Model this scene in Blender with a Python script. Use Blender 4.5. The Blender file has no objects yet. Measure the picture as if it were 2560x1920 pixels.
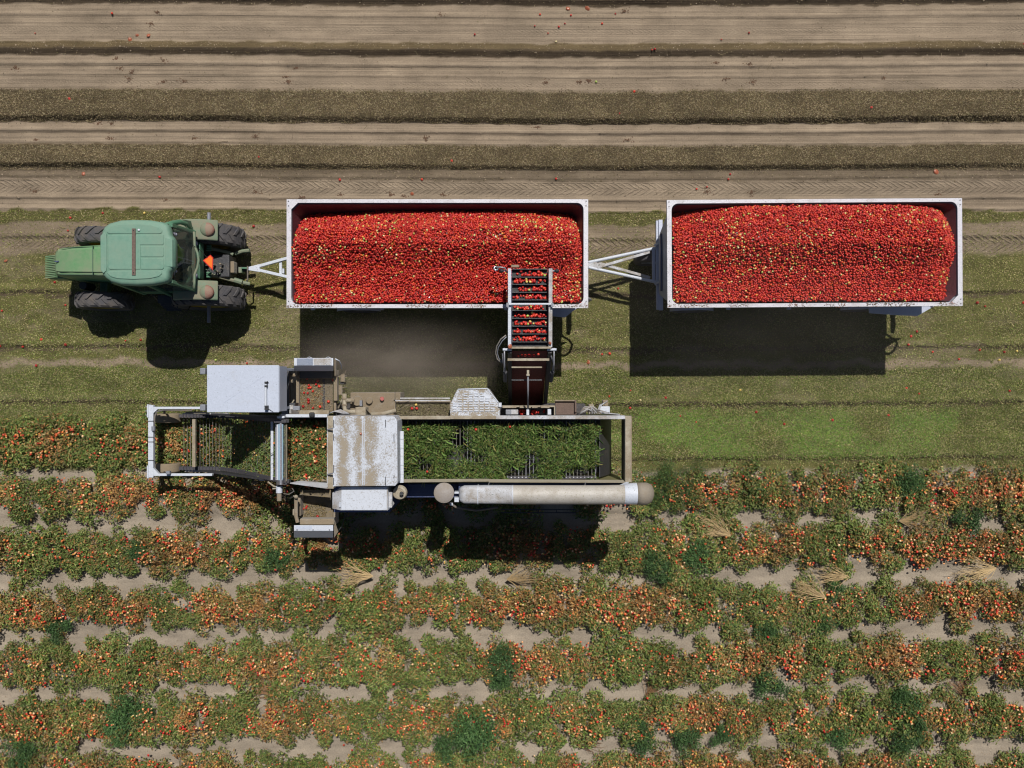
import bpy, math, random
import numpy as np
from mathutils import Vector, Matrix

# ---------------------------------------------------------------- camera, sky, sun, exposure
sc = bpy.context.scene
COL = sc.collection
CAM_H = 21.5            # drone height in metres, looking straight down
FPX = 1948.0            # focal length in photo pixels (photo 2560 wide)
cam_d = bpy.data.cameras.new('camera')
cam_d.sensor_fit = 'HORIZONTAL'; cam_d.sensor_width = 36.0
cam_d.lens = 36.0 * FPX / 2560.0
cam_d.clip_start = 0.1; cam_d.clip_end = 2000.0
cam = bpy.data.objects.new('camera', cam_d); COL.objects.link(cam)
cam.location = (0, 0, CAM_H); cam.rotation_euler = (0, 0, 0)
sc.camera = cam

SUN_DIR = Vector((0.162, 0.562, 1.0)).normalized()     # towards the sun
elev = math.asin(SUN_DIR.z)
world = bpy.data.worlds.new('World'); sc.world = world; world.use_nodes = True
wn = world.node_tree.nodes; wl = world.node_tree.links
for n in list(wn): wn.remove(n)
wo = wn.new('ShaderNodeOutputWorld'); wb = wn.new('ShaderNodeBackground'); sky = wn.new('ShaderNodeTexSky')
sky.sky_type = 'NISHITA'; sky.sun_disc = False
sky.sun_elevation = elev
sky.sun_rotation = math.atan2(SUN_DIR.x, SUN_DIR.y)
sky.air_density = 1.0; sky.dust_density = 1.0; sky.ozone_density = 1.0
wl.new(sky.outputs[0], wb.inputs[0]); wb.inputs[1].default_value = 0.05
wl.new(wb.outputs[0], wo.inputs[0])
sun_d = bpy.data.lights.new('sun', 'SUN'); sun_d.energy = 5.0; sun_d.angle = math.radians(0.53)
sun_d.color = (1.0, 0.965, 0.91)
sun = bpy.data.objects.new('sun', sun_d); COL.objects.link(sun)
sun.location = SUN_DIR * 60
sun.rotation_euler = SUN_DIR.to_track_quat('Z', 'Y').to_euler()
sc.view_settings.view_transform = 'Standard'; sc.view_settings.look = 'None'
sc.view_settings.exposure = -0.2; sc.view_settings.gamma = 1.0
sc.view_settings.use_curve_mapping = False
sc.render.engine = 'CYCLES'
sc.cycles.filter_width = 1.15
sc.cycles.max_bounces = 5; sc.cycles.diffuse_bounces = 2; sc.cycles.glossy_bounces = 2
sc.cycles.volume_bounces = 0; sc.cycles.transparent_max_bounces = 8; sc.cycles.transmission_bounces = 4
sc.cycles.use_denoising = True; sc.cycles.denoiser = 'OPENIMAGEDENOISE'

rnd = random.Random(7)
rng = np.random.default_rng(11)

def X(px, z=0.0): return (px - 1280.0) * (CAM_H - z) / FPX
def Y(py, z=0.0): return (960.0 - py) * (CAM_H - z) / FPX
def P(px, py, z=0.0): return Vector((X(px, z), Y(py, z), z))

# ---------------------------------------------------------------- tagging and linking
def tag(o, label=None, cat=None, group=None, kind=None):
    if label: o['label'] = label
    if cat: o['category'] = cat
    if group: o['group'] = group
    if kind: o['kind'] = kind
    return o
ORG = {}
def thing(name, label, cat, loc=(0, 0, 0), group=None):
    o = bpy.data.objects.new(name, None); COL.objects.link(o)
    o.location = loc; o.empty_display_size = 0.2
    ORG[o] = Vector(loc)
    return tag(o, label, cat, group)

class MB:
    """collects geometry in world coordinates and links it as one object"""
    def __init__(s): s.v = []; s.f = []
    def add(s, vs, fs):
        b = len(s.v); s.v += [Vector(p) for p in vs]; s.f += [tuple(b + i for i in f) for f in fs]
    def hexa(s, b, t):   # 4 bottom (ccw from above), 4 top
        s.add(list(b) + list(t), [(3, 2, 1, 0), (4, 5, 6, 7), (0, 1, 5, 4), (1, 2, 6, 5), (2, 3, 7, 6), (3, 0, 4, 7)]); return s
    def box(s, x0, x1, y0, y1, z0, z1):
        x0, x1 = min(x0, x1), max(x0, x1); y0, y1 = min(y0, y1), max(y0, y1); z0, z1 = min(z0, z1), max(z0, z1)
        s.hexa([(x0, y0, z0), (x1, y0, z0), (x1, y1, z0), (x0, y1, z0)], [(x0, y0, z1), (x1, y0, z1), (x1, y1, z1), (x0, y1, z1)])
        return s
    def pbox(s, px0, py0, px1, py1, z0, z1):    # footprint given as seen at its top
        return s.box(X(px0, z1), X(px1, z1), Y(py0, z1), Y(py1, z1), z0, z1)
    def prism(s, pts, z0, z1):
        a = sum(pts[i][0] * pts[(i + 1) % len(pts)][1] - pts[(i + 1) % len(pts)][0] * pts[i][1] for i in range(len(pts)))
        if a < 0: pts = pts[::-1]
        n = len(pts)
        s.add([(p[0], p[1], z0) for p in pts] + [(p[0], p[1], z1) for p in pts],
              [tuple(range(n - 1, -1, -1)), tuple(range(n, 2 * n))] + [(i, (i + 1) % n, n + (i + 1) % n, n + i) for i in range(n)])
        return s
    def plate(s, pts, th=0.02):                # thick flat polygon in space
        pts = [Vector(p) for p in pts]; n = len(pts)
        nr = Vector((0, 0, 0))
        for i in range(n): nr += pts[i].cross(pts[(i + 1) % n])
        nr.normalize(); lo = [p - nr * th for p in pts]
        s.add(lo + pts, [tuple(range(n - 1, -1, -1)), tuple(range(n, 2 * n))] + [(i, (i + 1) % n, n + (i + 1) % n, n + i) for i in range(n)])
        return s
    def tube(s, path, r, n=8, caps=True):
        path = [Vector(p) for p in path]; rs = r if isinstance(r, (list, tuple)) else [r] * len(path)
        rings = []; up = None
        for i, p in enumerate(path):
            d = (path[min(i + 1, len(path) - 1)] - path[max(i - 1, 0)]).normalized()
            if up is None:
                up = Vector((0, 0, 1)) if abs(d.z) < 0.9 else Vector((1, 0, 0))
            a = d.cross(up).normalized(); b = a.cross(d).normalized(); up = b
            rings.append([p + (a * math.cos(2 * math.pi * k / n) + b * math.sin(2 * math.pi * k / n)) * rs[i] for k in range(n)])
        s.loft(rings, caps); return s
    def loft(s, rings, caps=True, closed=True):
        n = len(rings[0]); vs = [p for r in rings for p in r]; fs = []
        for i in range(len(rings) - 1):
            for k in range(n if closed else n - 1):
                a = i * n + k; b = i * n + (k + 1) % n
                fs.append((a, b, b + n, a + n))
        if caps:
            fs.append(tuple(range(n - 1, -1, -1))); fs.append(tuple(range((len(rings) - 1) * n, len(rings) * n)))
        s.add(vs, fs); return s
    def beam(s, p0, p1, w, h):               # rectangular bar between two points
        p0, p1 = Vector(p0), Vector(p1); d = (p1 - p0).normalized()
        up = Vector((0, 0, 1)) if abs(d.z) < 0.95 else Vector((0, 1, 0))
        a = d.cross(up).normalized() * w / 2; b = a.cross(d).normalized() * h / 2
        s.loft([[p + a + b, p - a + b, p - a - b, p + a - b] for p in (p0, p1)]); return s
    def ellip(s, c, rx, ry, rz, n=12, m=8):
        c = Vector(c); rings = []
        for i in range(m + 1):
            t = math.pi * (i / m) * 0.996 + 0.006
            rings.append([c + Vector((rx * math.sin(t) * math.cos(2 * math.pi * k / n), ry * math.sin(t) * math.sin(2 * math.pi * k / n), rz * math.cos(t))) for k in range(n)])
        s.loft(rings); return s
    def build(s, name, mat, parent=None, smooth=False, bevel=0.0, label=None, cat=None, group=None, kind=None, root=None, autosmooth=None):
        me = bpy.data.meshes.new(name)
        org = Vector((0, 0, 0))
        q = parent
        while q is not None:
            if q in ORG: org = ORG[q]; break
            q = q.parent
        me.from_pydata([tuple(p - org) for p in s.v], [], s.f)
        me.materials.append(mat)
        import bmesh
        bm = bmesh.new(); bm.from_mesh(me); bmesh.ops.recalc_face_normals(bm, faces=bm.faces[:]); bm.to_mesh(me); bm.free()
        if smooth: me.polygons.foreach_set('use_smooth', [True] * len(me.polygons))
        if autosmooth:
            me.set_sharp_from_angle(angle=math.radians(autosmooth))
        o = bpy.data.objects.new(name, me); COL.objects.link(o)
        if parent: o.parent = parent
        if bevel:
            b = o.modifiers.new('bevel', 'BEVEL'); b.width = bevel; b.segments = 2; b.limit_method = 'ANGLE'; b.angle_limit = math.radians(40)
        return tag(o, label, cat, group, kind)

def dup(o, name=None, offset=None, label=None):
    c = o.copy(); COL.objects.link(c)
    if offset is not None: c.location = Vector(o.location) + Vector(offset)
    if label: c['label'] = label
    return c

def np_mesh(name, verts, faces_tri=None, faces_quad=None, cols=None, mat=None, smooth=False):
    """fast mesh from numpy arrays (all tris or all quads), optional per-vertex colour"""
    me = bpy.data.meshes.new(name)
    F = faces_tri if faces_tri is not None else faces_quad
    k = F.shape[1]
    me.vertices.add(len(verts)); me.vertices.foreach_set('co', np.ascontiguousarray(verts, dtype=np.float32).ravel())
    me.loops.add(F.size); me.loops.foreach_set('vertex_index', np.ascontiguousarray(F, dtype=np.int32).ravel())
    me.polygons.add(len(F)); me.polygons.foreach_set('loop_start', np.arange(0, F.size, k, dtype=np.int32))
    me.polygons.foreach_set('loop_total', np.full(len(F), k, dtype=np.int32))
    if smooth: me.polygons.foreach_set('use_smooth', np.ones(len(F), dtype=bool))
    if cols is not None:
        at = me.color_attributes.new('tint', 'FLOAT_COLOR', 'POINT')
        c4 = np.ones((len(verts), 4), dtype=np.float32); c4[:, :3] = cols
        at.data.foreach_set('color', c4.ravel())
    if mat: me.materials.append(mat)
    me.update(calc_edges=True); me.validate()
    return me

# ---------------------------------------------------------------- materials
def new_mat(name):
    m = bpy.data.materials.new(name); m.use_nodes = True
    nt = m.node_tree; b = nt.nodes['Principled BSDF']
    return m, nt, b
def N(nt, t, **kw):
    n = nt.nodes.new(t)
    for k, v in kw.items():
        if k == 'inp':
            for a, x in v.items(): n.inputs[a].default_value = x
        else: setattr(n, k, v)
    return n
def mathn(nt, op, a, b=None, c=None, clamp=False):
    n = nt.nodes.new('ShaderNodeMath'); n.operation = op; n.use_clamp = clamp
    for i, x in enumerate((a, b, c)):
        if x is None: continue
        if isinstance(x, (int, float)): n.inputs[i].default_value = x
        else: nt.links.new(x, n.inputs[i])
    return n.outputs[0]
def mixc(nt, fac, a, b, blend='MIX'):
    n = nt.nodes.new('ShaderNodeMix'); n.data_type = 'RGBA'; n.blend_type = blend
    for sock, x in ((n.inputs[0], fac), (n.inputs[6], a), (n.inputs[7], b)):
        if isinstance(x, (int, float)): sock.default_value = x
        elif isinstance(x, tuple): sock.default_value = (*x, 1)
        else: nt.links.new(x, sock)
    return n.outputs[2]
def noise(nt, scale, detail=4, rough=0.6, vec=None, out=0, dist=0.0):
    n = nt.nodes.new('ShaderNodeTexNoise'); n.inputs['Scale'].default_value = scale
    n.inputs['Detail'].default_value = detail; n.inputs['Roughness'].default_value = rough; n.inputs['Distortion'].default_value = dist
    if vec is not None: nt.links.new(vec, n.inputs['Vector'])
    return n.outputs[out]
def ramp(nt, fac, lo, hi):
    n = nt.nodes.new('ShaderNodeMapRange'); n.inputs[1].default_value = lo; n.inputs[2].default_value = hi
    nt.links.new(fac, n.inputs[0]); return n.outputs[0]
def objco(nt, scale=None):
    tc = nt.nodes.new('ShaderNodeTexCoord')
    if scale is None: return tc.outputs['Object']
    mp = nt.nodes.new('ShaderNodeMapping'); mp.inputs['Scale'].default_value = scale
    nt.links.new(tc.outputs['Object'], mp.inputs['Vector']); return mp.outputs[0]

DUST = (0.235, 0.185, 0.125)
def paint(name, col, dust=0.3, rough=0.45, metal=0.0, spots=0.0, spot_col=(0.05, 0.06, 0.02), bump=0.02, dust_col=DUST, scale=3.0, var=0.08):
    """worn farm paint: base colour, settled dust in patches, small bits of chaff"""
    m, nt, b = new_mat(name); co = objco(nt)
    n1 = noise(nt, scale, 6, 0.7, co); n2 = noise(nt, scale * 9, 4, 0.7, co); n3 = noise(nt, 45, 2, 0.5, co)
    c = mixc(nt, ramp(nt, n2, 0.3, 0.7), tuple(x * (1 - var) for x in col), tuple(min(1, x * (1 + var)) for x in col))
    geo = nt.nodes.new('ShaderNodeNewGeometry'); sep = nt.nodes.new('ShaderNodeSeparateXYZ'); nt.links.new(geo.outputs['True Normal'], sep.inputs[0])
    up = ramp(nt, sep.outputs[2], -0.2, 0.9)
    f = mathn(nt, 'MULTIPLY', ramp(nt, mathn(nt, 'ADD', mathn(nt, 'MULTIPLY', n1, 0.75), mathn(nt, 'MULTIPLY', n2, 0.25)), 0.62 - dust * 0.5, 0.80 - dust * 0.35), up)
    f = mathn(nt, 'MULTIPLY', f, min(1.0, 0.35 + dust))
    c = mixc(nt, f, c, dust_col)
    if spots > 0:
        s_ = ramp(nt, n3, 0.70 - spots * 0.12, 0.74 - spots * 0.12)
        c = mixc(nt, mathn(nt, 'MULTIPLY', s_, mathn(nt, 'MULTIPLY', up, 0.8)), c, spot_col)
    nt.links.new(c, b.inputs['Base Color'])
    nt.links.new(mathn(nt, 'ADD', mathn(nt, 'MULTIPLY', f, 0.5), rough, clamp=True), b.inputs['Roughness'])
    b.inputs['Metallic'].default_value = metal
    if bump:
        bp = N(nt, 'ShaderNodeBump', inp={'Strength': 0.35, 'Distance': bump}); nt.links.new(mathn(nt, 'ADD', n2, n3), bp.inputs['Height']); nt.links.new(bp.outputs[0], b.inputs['Normal'])
    return m
def tint_mat(name, rough=0.6, spec=0.3, trans=0.0, vary=0.0, noise_amt=0.25, nscale=60, coat=0.0, bump=0.0):
    m, nt, b = new_mat(name)
    at = N(nt, 'ShaderNodeAttribute', attribute_name='tint')
    co = objco(nt)
    f = ramp(nt, noise(nt, nscale, 3, 0.6, co), 0.25, 0.75)
    mul = mathn(nt, 'ADD', mathn(nt, 'MULTIPLY', f, 2 * noise_amt), 1 - noise_amt)
    if vary: mul = mathn(nt, 'MULTIPLY', mul, mathn(nt, 'ADD', mathn(nt, 'MULTIPLY', N(nt, 'ShaderNodeObjectInfo').outputs['Random'], vary * 2), 1 - vary))
    vm = N(nt, 'ShaderNodeVectorMath', operation='SCALE'); nt.links.new(at.outputs[0], vm.inputs[0]); nt.links.new(mul, vm.inputs['Scale'])
    nt.links.new(vm.outputs[0], b.inputs['Base Color'])
    b.inputs['Roughness'].default_value = rough; b.inputs['Specular IOR Level'].default_value = spec
    b.inputs['Coat Weight'].default_value = coat
    if trans > 0:
        tr = nt.nodes.new('ShaderNodeBsdfTranslucent'); nt.links.new(vm.outputs[0], tr.inputs[0])
        mx = nt.nodes.new('ShaderNodeMixShader'); mx.inputs[0].default_value = trans
        nt.links.new(b.outputs[0], mx.inputs[1]); nt.links.new(tr.outputs[0], mx.inputs[2])
        nt.links.new(mx.outputs[0], nt.nodes['Material Output'].inputs[0])
    return m

M = {}
M['white'] = paint('white_paint', (0.53, 0.56, 0.62), dust=0.12, spots=0.25)
M['white_clean'] = paint('white_canopy_paint', (0.46, 0.50, 0.59), dust=0.10, spots=0.1, bump=0.004)
M['white_dusty'] = paint('dusty_white_paint', (0.53, 0.55, 0.60), dust=0.5, spots=0.5)
M['rim'] = paint('trailer_rim_paint', (0.56, 0.55, 0.59), dust=0.2, spots=0.35, spot_col=(0.10, 0.08, 0.05))
M['trailer_side'] = paint('trailer_side_paint', (0.42, 0.45, 0.55), dust=0.1)
M['tub'] = paint('stained_tub_fibreglass', (0.115, 0.052, 0.062), dust=0.0, rough=0.4, var=0.3)
M['dustcover'] = paint('dust_covered_metal', (0.36, 0.33, 0.29), dust=0.9, spots=0.3, rough=0.7)
M['duct'] = paint('dusty_duct_paint', (0.43, 0.40, 0.36), dust=0.35, spots=0.6, spot_col=(0.16, 0.15, 0.05))
M['tan'] = paint('tan_rail_paint', (0.40, 0.36, 0.28), dust=0.6, spots=0.3)
M['dark'] = paint('dark_steel', (0.035, 0.035, 0.04), dust=0.15, rough=0.5)
M['chain'] = paint('worn_chain_rubber', (0.055, 0.052, 0.06), dust=0.2, rough=0.7)
M['steel'] = paint('bare_steel', (0.30, 0.30, 0.33), dust=0.1, rough=0.35, metal=0.3)
M['rodmat'] = paint('steel_rod', (0.15, 0.145, 0.135), dust=0.3, rough=0.45)
M['bluesteel'] = paint('blue_white_roller', (0.35, 0.50, 0.62), dust=0.05, rough=0.25)
M['blue'] = paint('blue_and_shaded_white', (0.05, 0.07, 0.16), dust=0.1)  # blue trim, and the shade on white engine panels put into colour
M['green'] = paint('tractor_green_paint', (0.075, 0.19, 0.115), dust=0.25, dust_col=(0.22, 0.27, 0.18), rough=0.35, bump=0.004, scale=1.5)
M['green_hood'] = paint('tractor_hood_paint', (0.12, 0.265, 0.12), dust=0.5, dust_col=(0.20, 0.235, 0.145), rough=0.4, bump=0.004, scale=1.5)
M['green_dusty'] = paint('dusty_green_paint', (0.10, 0.20, 0.125), dust=0.62, dust_col=(0.235, 0.205, 0.145), rough=0.5, bump=0.005)
M['green_roof'] = paint('tractor_roof_paint', (0.135, 0.265, 0.195), dust=0.45, dust_col=(0.20, 0.275, 0.205), rough=0.5, bump=0.003, scale=1.2)
M['seam'] = paint('roof_seam_shadow_gap', (0.02, 0.06, 0.05), dust=0.0)
M['rust'] = paint('rusty_iron', (0.13, 0.088, 0.07), dust=0.15, rough=0.8, var=0.25)
M['black'] = paint('black_plastic', (0.018, 0.018, 0.02), dust=0.03, rough=0.6)
M['tyre'] = paint('tyre_rubber', (0.062, 0.060, 0.066), dust=0.4, rough=0.75, dust_col=(0.16, 0.135, 0.11))
M['tyre_dusty'] = paint('dusty_tyre_rubber', (0.20, 0.16, 0.11), dust=0.8, rough=0.85)
M['rimyellow'] = paint('yellow_wheel_rim', (0.35, 0.24, 0.02), dust=0.3)
M['orange'] = paint('orange_reflective', (1.0, 0.17, 0.02), dust=0.0, rough=0.4, bump=0)
M['redborder'] = paint('dark_red_border', (0.55, 0.03, 0.02), dust=0.0, bump=0)
M['redlamp'] = paint('red_tail_lens', (0.25, 0.07, 0.055), dust=0.8, rough=0.4, dust_col=(0.26, 0.19, 0.14))
M['lampgrey'] = paint('grey_lamp_lens', (0.32, 0.32, 0.40), dust=0.1, rough=0.2)
M['redcap'] = paint('red_filler_cap', (0.42, 0.09, 0.08), dust=0.3)
M['belt'] = paint('dirt_covered_belt', (0.14, 0.115, 0.08), dust=0.5, spots=0.9, spot_col=(0.22, 0.16, 0.05), rough=0.8, scale=5)
M['grey'] = paint('grey_enamel', (0.20, 0.21, 0.24), dust=0.15)
M['olivewall'] = paint('olive_stained_wall', (0.20, 0.185, 0.09), dust=0.25)
M['hose'] = paint('hydraulic_hose', (0.10, 0.10, 0.11), dust=0.5, rough=0.6)
M['chrome'] = paint('chrome_ring', (0.6, 0.6, 0.65), dust=0.0, rough=0.15, metal=0.9)
M['grey_elbow'] = paint('tan_plastic_elbow', (0.25, 0.215, 0.17), dust=0.3, rough=0.6)
M['grey_dusty'] = paint('dusty_grey_cap', (0.24, 0.21, 0.19), dust=0.3)
M['hose_grey'] = paint('grey_hose', (0.22, 0.20, 0.18), dust=0.3)
M['steel_blue'] = paint('blue_grey_lid', (0.22, 0.25, 0.32), dust=0.1, rough=0.3)
M['hivis'] = paint('hi_vis_green_cloth', (0.25, 0.62, 0.05), dust=0.0, rough=0.9)
M['denim'] = paint('denim_cloth', (0.05, 0.08, 0.2), dust=0.1, rough=0.9)
M['skin'] = paint('skin', (0.42, 0.25, 0.17), dust=0.0, rough=0.5, bump=0)
M['yellow'] = paint('yellow_paint', (0.62, 0.40, 0.03), dust=0.1)
g, nt, b = new_mat('window_glass'); M['glass'] = g
b.inputs['Base Color'].default_value = (0.05, 0.065, 0.06, 1); b.inputs['Roughness'].default_value = 0.03
b.inputs['Transmission Weight'].default_value = 0.0; b.inputs['Alpha'].default_value = 0.50; b.inputs['IOR'].default_value = 1.45
leaf_m = tint_mat('tomato_leaf', rough=0.55, spec=0.35, trans=0.25, nscale=30, vary=0.18)
straw_m = tint_mat('dry_vine_straw', rough=0.8, spec=0.2, noise_amt=0.2)
fruit_m = tint_mat('tomato_skin', rough=0.28, spec=0.5, noise_amt=0.1, nscale=20)

def dirty_sheet(name, bands, amount, speck=70, base=(0.54, 0.57, 0.63)):
    """white sheet metal with caked dust: streaks at given x positions breaking into specks"""
    m, nt, b = new_mat(name); co = objco(nt); sp = N(nt, 'ShaderNodeSeparateXYZ'); nt.links.new(co, sp.inputs[0])
    wob = mathn(nt, 'MULTIPLY', mathn(nt, 'SUBTRACT', noise(nt, 2.2, 4, .6, co), 0.5), 0.30)
    xx = mathn(nt, 'ADD', sp.outputs[0], wob); tot = None
    for (xc, hw) in bands:
        d = mathn(nt, 'SUBTRACT', 1.0, ramp(nt, mathn(nt, 'ABSOLUTE', mathn(nt, 'SUBTRACT', xx, xc)), hw * .2, hw * 3.2)); tot = d if tot is None else mathn(nt, 'MAXIMUM', tot, d)
    if tot is not None: tot = mathn(nt, 'MULTIPLY', tot, ramp(nt, noise(nt, 1.9, 4, .65, co, 0, .6), .30, .56))
    n1 = noise(nt, 3.0, 5, .7, co); base_f = ramp(nt, n1, .35, .75)
    tot = mathn(nt, 'MULTIPLY', base_f, amount) if tot is None else mathn(nt, 'ADD', mathn(nt, 'MULTIPLY', tot, .75), mathn(nt, 'MULTIPLY', base_f, amount))
    fn = noise(nt, speck, 4, .75, co); fn2 = noise(nt, speck * .35, 3, .7, co)
    thr = mathn(nt, 'SUBTRACT', mathn(nt, 'ADD', tot, mathn(nt, 'MULTIPLY', mathn(nt, 'ADD', fn, mathn(nt, 'MULTIPLY', fn2, .6)), 2.6)), 2.45)
    f = ramp(nt, thr, -.12, .22)
    c = mixc(nt, f, base, (0.29, 0.245, 0.185)); dots = ramp(nt, noise(nt, 38, 2, .5, co), .70, .735)
    c = mixc(nt, mathn(nt, 'MULTIPLY', dots, .6), c, (0.13, 0.09, 0.05)); nt.links.new(c, b.inputs['Base Color'])
    nt.links.new(mathn(nt, 'ADD', mathn(nt, 'MULTIPLY', f, .4), .45), b.inputs['Roughness'])
    bp = N(nt, 'ShaderNodeBump', inp={'Strength': .5, 'Distance': .01}); nt.links.new(f, bp.inputs['Height']); nt.links.new(bp.outputs[0], b.inputs['Normal']); return m
M['hood_sheet'] = dirty_sheet('dirt_streaked_white_sheet', [(X(858, 3.8) + 3.5, .055), (X(899, 3.8) + 3.5, .045), (X(924, 3.8) + 3.5, .07)], .50)
M['screen_sheet'] = dirty_sheet('dusty_screen_sheet', [], 1.25, 40)
M['speckled'] = dirty_sheet('speckled_white_sheet', [], .12, 60)
M['redbelt'] = paint('juice_stained_belt', (0.15, 0.030, 0.028), dust=0.0, rough=0.6, var=.5)
# ---------------------------------------------------------------- ground: one sheet, ridged along the rows
def vnoise(x, y, seed=0):
    """smooth value noise on arrays"""
    xi = np.floor(x).astype(np.int64); yi = np.floor(y).astype(np.int64)
    fx = x - xi; fy = y - yi; fx = fx * fx * (3 - 2 * fx); fy = fy * fy * (3 - 2 * fy)
    def h(a, b):
        n = (a * 374761393 + b * 668265263 + seed * 974711) & 0x7fffffff
        n = ((n ^ (n >> 13)) * 1274126177) & 0x7fffffff
        return ((n ^ (n >> 16)) & 0xffff) / 65535.0
    return (h(xi, yi) * (1 - fx) + h(xi + 1, yi) * fx) * (1 - fy) + (h(xi, yi + 1) * (1 - fx) + h(xi + 1, yi + 1) * fx) * fy
def fbm(x, y, seed=0, o=4):
    s = 0; a = 0.5
    for i in range(o): s = s + a * vnoise(x * 2 ** i, y * 2 ** i, seed + i); a *= 0.5
    return s / (1 - 0.5 ** o)
PXM = FPX / CAM_H
def py_of(y): return 960.0 - y * PXM
def wander(x): return 0.045 * np.sin(x * 0.21 + 1.0) + 0.006 * np.sin(x * 0.9)
# shadow edges: (photo row, height, rise width px, drop width px)
EDGES = [(9, .13, 30, 9), (28, .02, 6, 2), (45, .05, 14, 4), (62, .018, 6, 2), (98, .02, 7, 2), (139, .15, 26, 12), (152, .02, 5, 2), (169, .08, 14, 5), (181, .02, 5, 2), (193, .045, 9, 3), (222, .02, 6, 2), (305, .16, 78, 10),
         (320, .02, 5, 2), (335, .10, 14, 5), (348, .018, 5, 2), (361, .035, 6, 3), (421, .14, 52, 9), (447, .04, 10, 4), (502, .08, 10, 4), (513, .015, 4, 2), (529, .06, 9, 3),
         (600, .06, 16, 6), (737, .08, 20, 8), (873, .08, 24, 9), (1012, .09, 22, 9), (1147, .06, 30, 8)]
# crop row centre lines in photo rows (at leaf height), left and right end
ROWS = [(1104, 1094), (1241, 1226), (1380, 1358), (1524, 1506), (1664, 1648), (1804, 1792), (1944, 1934)]
def row_y(i, x):
    l, r = ROWS[i]; t = (np.clip(x, -13.5, 13.5) + 13.5) / 27.0
    return (960.0 - (l * (1 - t) + r * t)) * 21.2 / FPX
def ground_h(x, y):
    yy = y + wander(x) + 0.035 * (fbm(x * 4.5, y * 4.5, 5, 3) - 0.5)
    p = py_of(yy); h = np.zeros_like(p)
    for (yc, a, rise, drop) in EDGES:
        amp = a * .8 * (0.75 + 0.5 * fbm(x * 0.5, x * 0 + yc, 3, 2))
        up = np.clip((p - (yc - drop - rise)) / rise, 0, 1); dn = np.clip((yc - p) / drop, 0, 1)
        h += amp * np.minimum(up * up * (3 - 2 * up), dn)
    for i in range(len(ROWS)):                 # raised beds below the vines
        d = np.abs(y - row_y(i, x)); h += 0.09 * np.clip(1 - d / 0.62, 0, 1) ** 0.6 * (y < -1.4)
    rough = np.where(p > 520, 0.03, 0.012)
    h += rough * (fbm(x * 7, y * 9, 9, 3) - 0.5)
    h += np.where(p > 1150, 0.05, 0.0) * (fbm(x * 4, y * 5, 12, 2) - 0.5)
    return h
SOIL = np.array((0.335, 0.262, 0.186)); SOIL2 = np.array((0.275, 0.214, 0.148)); SOIL_SHADE = np.array((0.11, 0.082, 0.055))  # last one: dark damp soil that also paints in the ridges' shade
MULCH = np.array((0.125, 0.092, 0.050)); OLIVE = np.array((0.125, 0.120, 0.042)); GREENY = np.array((0.095, 0.112, 0.030)); BRGREEN = np.array((0.10, 0.165, 0.022))
# bands: (top row, bottom row, colour, chaff density, soft px)
BANDS = [(0, 13, SOIL_SHADE, .4, 3), (13, 106, SOIL, .01, 3), (106, 126, MULCH * 1.15, .5, 8), (126, 140, SOIL_SHADE, .4, 5), (141, 228, SOIL, .02, 3),
         (228, 298, MULCH, .95, 14), (298, 306, SOIL_SHADE * .8, .6, 5), (308, 364, SOIL, .03, 3), (364, 415, MULCH, .95, 13), (415, 422, SOIL_SHADE * .8, .6, 4),
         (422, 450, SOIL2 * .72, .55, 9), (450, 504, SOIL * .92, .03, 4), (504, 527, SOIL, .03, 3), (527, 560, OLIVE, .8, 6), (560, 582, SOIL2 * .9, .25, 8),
         (582, 640, SOIL2 * .85, .35, 12), (640, 730, OLIVE, .85, 14), (730, 742, SOIL_SHADE, .5, 5), (742, 765, OLIVE * 1.1, .6, 8), (765, 865, OLIVE, .9, 10),
         (865, 878, SOIL_SHADE, .5, 5), (878, 900, OLIVE * 1.1, .6, 8), (900, 918, SOIL * .85, .25, 7), (918, 1004, GREENY, .95, 10), (1004, 1016, SOIL_SHADE, .5, 5),
         (1016, 1140, GREENY, 1.0, 14), (1140, 1149, SOIL_SHADE, .4, 4), (1149, 1175, OLIVE, .5, 10), (1175, 5000, np.array((0.325, 0.272, 0.210)), .05, 16)]
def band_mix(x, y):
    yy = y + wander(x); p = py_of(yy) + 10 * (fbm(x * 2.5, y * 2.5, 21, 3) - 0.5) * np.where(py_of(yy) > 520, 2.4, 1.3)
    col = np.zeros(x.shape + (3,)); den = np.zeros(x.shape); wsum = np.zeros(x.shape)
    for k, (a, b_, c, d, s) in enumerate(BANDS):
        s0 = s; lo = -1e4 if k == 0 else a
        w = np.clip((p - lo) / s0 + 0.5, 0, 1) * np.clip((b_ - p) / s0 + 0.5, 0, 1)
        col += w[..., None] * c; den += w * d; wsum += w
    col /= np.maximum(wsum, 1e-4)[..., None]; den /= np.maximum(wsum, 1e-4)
    # brighter green fresh chaff where the machine has just passed, right side
    g = np.clip((x - 2.6) / 2.5, 0, 1) * np.clip((p - 1020) / 15, 0, 1) * np.clip((1146 - p) / 25, 0, 1) * np.clip(fbm(x * .7, y * 1.0, 33, 3) * 4.5 - 1.75, 0, .9)
    col = col * (1 - g[..., None]) + BRGREEN * g[..., None]
    # patches of bare soil showing between the tractor tracks and at left
    s = np.clip((fbm(x * .8, y * 2.2, 41, 3) - .56) * 7, 0, 1) * ((p > 560) & (p < 1000)) * 0.45
    col = col * (1 - s[..., None]) + (SOIL * .8) * s[..., None]; den = den * (1 - s * .6)
    # damp and dark mottling
    m = 0.70 + 0.60 * fbm(x * 1.5, y * 3.4, 51, 5)
    return col * m[..., None], den
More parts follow.
